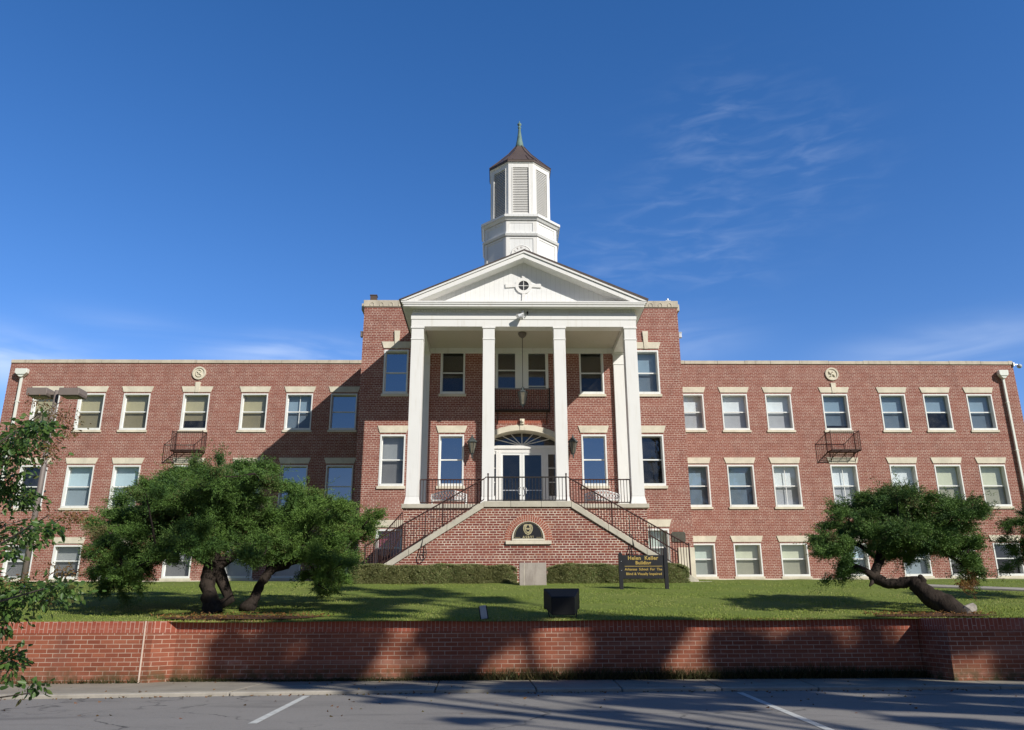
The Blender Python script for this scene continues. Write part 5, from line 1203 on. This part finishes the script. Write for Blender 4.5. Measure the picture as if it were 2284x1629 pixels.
def leaf_cards(P, D, L, Wd, tint):
    """leaf blades folded along the midrib, pointed at both ends"""
    n = len(P); r = unit(RNG.normal(size=(n, 3))); s = unit(np.cross(D, r)); u = np.cross(s, D)
    W_ = Wd[:, None]; L_ = L[:, None]; f = .25
    pts = [P, P+D*L_*.3-s*W_+u*W_*f, P+D*L_*.65-s*W_*.8+u*W_*f, P+D*L_, P+D*L_*.65+s*W_*.8+u*W_*f, P+D*L_*.3+s*W_+u*W_*f]
    V = np.stack(pts, 1).reshape(-1, 3); b = np.arange(n)[:, None]*6
    F = np.concatenate([b+np.array([[0, 1, 2, 3]]), b+np.array([[0, 3, 4, 5]])], 0)
    return V, F, np.concatenate([tint, tint])
sh_ = thing('shrub', (-4.6, -35.2, -1.2), 'leafy branches reaching in at the left edge, close to the camera', 'shrub')
m = MB(); root = (-5.1, -35.0, -1.2)
m.tube([root, (-5.0, -35, -.4), (-4.9, -34.9, .6), (-4.7, -34.8, 1.3)], [.05, .04, .03, .012], 6)
for a, b_ in (((-4.95, -34.95, -.1), (-3.3, -35.8, .52)), ((-4.95, -35, -.3), (-3.25, -35.5, .22)), ((-4.95, -34.9, .3), (-3.7, -35.3, 1.2)), ((-5, -35, -.5), (-3.3, -35.7, -.33)), ((-4.9, -34.9, .5), (-4.1, -34.4, 1.5)), ((-5, -35, -.5), (-3.7, -35.2, -.2)), ((-4.9, -34.9, .2), (-4.3, -34.2, .7))):
    A_, B_ = Vector(a), Vector(b_); md = A_.lerp(B_, .5)+Vector((0, 0, random.uniform(-.06, .08))); m.tube([A_, md, B_], [.014, .008, .003], 5)
m.build('branch', 'tree_bark', sh_)
def shrub_leaves(lobes, per, size, mat, nm, card=True):
    PP, DD = [], []
    for x, y, z, rx, rz in lobes:
        n = max(5, int(per*(rx*1.3)*(rz*1.3)*1000)); u = RNG.normal(size=(n, 3))*.55
        PP.append(np.array([x, y, z])+u*np.array([rx, rx, rz])); d = u*np.array([1, 1, .6])+RNG.normal(scale=.6, size=(n, 3)); d[:, 2] -= .55; DD.append(unit(d))
    P = np.concatenate(PP); D = np.concatenate(DD); n = len(P)
    V, F, T = leaf_cards(P, D, RNG.uniform(*size, n), RNG.uniform(.30, .42, n)*np.mean(size)*.75, np.clip(RNG.normal(.45, .25, n), 0, 1)); tris(nm, V, F, T, mat, sh_)
shrub_leaves(LE, 19, (.026, .054), 'broad_green', 'foliage'); shrub_leaves(LG, 24, (.010, .024), 'brown_spray', 'seed_spray')
shrub_leaves([(-4.9, -34.9, .2, .35, .6), (-5.1, -35, .9, .3, .4)], 2.0, (.04, .08), 'broad_green', 'foliage')

# ------------------------------------------------------------------ street trees behind and right of the viewer; their shade falls on the wall, lawn and road
def shade_tree(label, x, y, z0, crown, dens, seed):
    rnd = random.Random(seed); t = thing('street_tree', (x, y, z0), label, 'tree', 'tall street trees across the road')
    top = max(c[2] for c in crown); m = MB(); m.tube([(x, y, z0), (x+.1, y, z0+(top-z0)*.35), (x-.1, y+.1, z0+(top-z0)*.7), (x, y, top)], [.32, .25, .15, .04], 10); m.build('trunk', 'tree_bark', t, smooth=True)
    b = MB()
    for c in crown: zb = z0+(c[2]-z0)*.55; b.tube([(x, y, zb), ((x+c[0])/2, (y+c[1])/2, (zb+c[2])/2+.3), c[:3]], [.12, .07, .03], 6)
    b.build('limb', 'tree_bark', t)
    VV, TT = [], []; 
    for c in crown:
        n = int(4.2*dens*c[3]**2); u = unit(RNG.normal(size=(n, 3)))*RNG.random((n, 1))**.45; k = max(4, int(c[3]*c[3]*12)); ctr = unit(RNG.normal(size=(k, 3)))*RNG.uniform(.15, 1, (k, 1))
        j = RNG.integers(0, k, n); P = np.array(c[:3])+c[3]*(ctr[j]*.75+u*.30)*np.array([1, 1, .8]); D = unit(RNG.normal(size=(n, 3)))
        V, F, T = blades(P, D, RNG.uniform(.14, .26, n), np.full(n, .07), np.clip(RNG.normal(.5, .2, n), 0, 1)); VV.append(V); TT.append(T)
    V = np.concatenate(VV); tris('crown', V, np.arange(len(V)).reshape(-1, 3), np.concatenate(TT), 'tree_green', t)
# crowns given where they cross the plane y = -42 (sun direction carries their shade onto the wall, lawn and road)
K = 42.0
def cr(lst, y): 
    o = []
    for a, b_, r in lst: dy_ = -40-y; o.append((a+SX*dy_, y, b_+SZ*dy_+.35, r))
    return o
shade_tree('tall street tree behind the viewer to the right', 18.6, -43, -1.2, cr([(18.0, 20.6, 1.35), (17.2, 22.3, 1.0), (15.6, 18.6, 1.3), (18.2, 18.6, 1.0), (13.4, 16.6, 1.2), (15.6, 16.0, 1.2), (12.4, 15.0, 1.0), (19.4, 22.0, .7), (14.2, 14.6, 1.3), (16.4, 13.8, 1.2), (7.0, 15.6, .55), (8.1, 15.75, .6), (9.3, 15.6, .65), (10.6, 15.5, .8), (11.5, 16.3, .8)], -42.6), 520, 1)
shade_tree('spreading street tree behind the viewer to the right', 23, -44, -1.2, cr([(18.6, 12.9, 1.35), (20.6, 12.9, 1.35), (22.6, 12.8, 1.4), (24.8, 12.8, 1.5), (27.4, 12.9, 1.7), (19.4, 11.0, 1.4), (21.8, 10.6, 1.5), (24.4, 10.4, 1.6), (20.0, 8.6, 1.5), (23.2, 8.3, 1.6), (27, 9.6, 1.9)], -43.6), 480, 2)
shade_tree('low leafy street tree behind the viewer', 13.5, -44.5, -1.2, cr([(10.7, 13.1, 1.2), (9.4, 13.3, .9), (9.5, 12.1, .85), (12.8, 13.0, 1.2), (10.6, 11.2, 1.1), (12.8, 11.0, 1.3), (15.0, 11.8, 1.4), (17.0, 11.4, 1.3), (14.6, 9.4, 1.4), (12.2, 9.0, 1.0), (17.4, 9.2, 1.4), (16.2, 7.4, 1.3), (13.2, 7.2, .9), (9.0, 9.7, .5), (8.2, 7.6, .5), (10.4, 8.0, .5)], -43.8), 480, 3)
# ------------------------------------------------------------------ bare tree beyond the left end of the building
bt_ = thing('bare_tree', (-33, 8, 1.6), 'leafless pale tree beyond the left end of the building', 'tree'); m = MB(); m.tube([(-33, 8, 1.6), (-33, 8, 7)], [.2, .12], 7); m.build('trunk', 'tree_bark', bt_)
m = MB(); rr = random.Random(4)
for i in range(26):
    a = rr.uniform(0, 2*pi); p = Vector((-33, 8, rr.uniform(4, 7))); q = p+Vector((cos(a)*1.6, sin(a)*1.2, rr.uniform(1.0, 2.4))); m.tube([p, q], [.05, .025], 5)
    for k in range(7): s = q.lerp(p, rr.random()*.5); m.tube([s, s+Vector((rr.uniform(-1, 1), rr.uniform(-1, 1), rr.uniform(.2, 1.3)))], [.02, .006], 4)
m.build('limb', 'tree_bark', bt_)
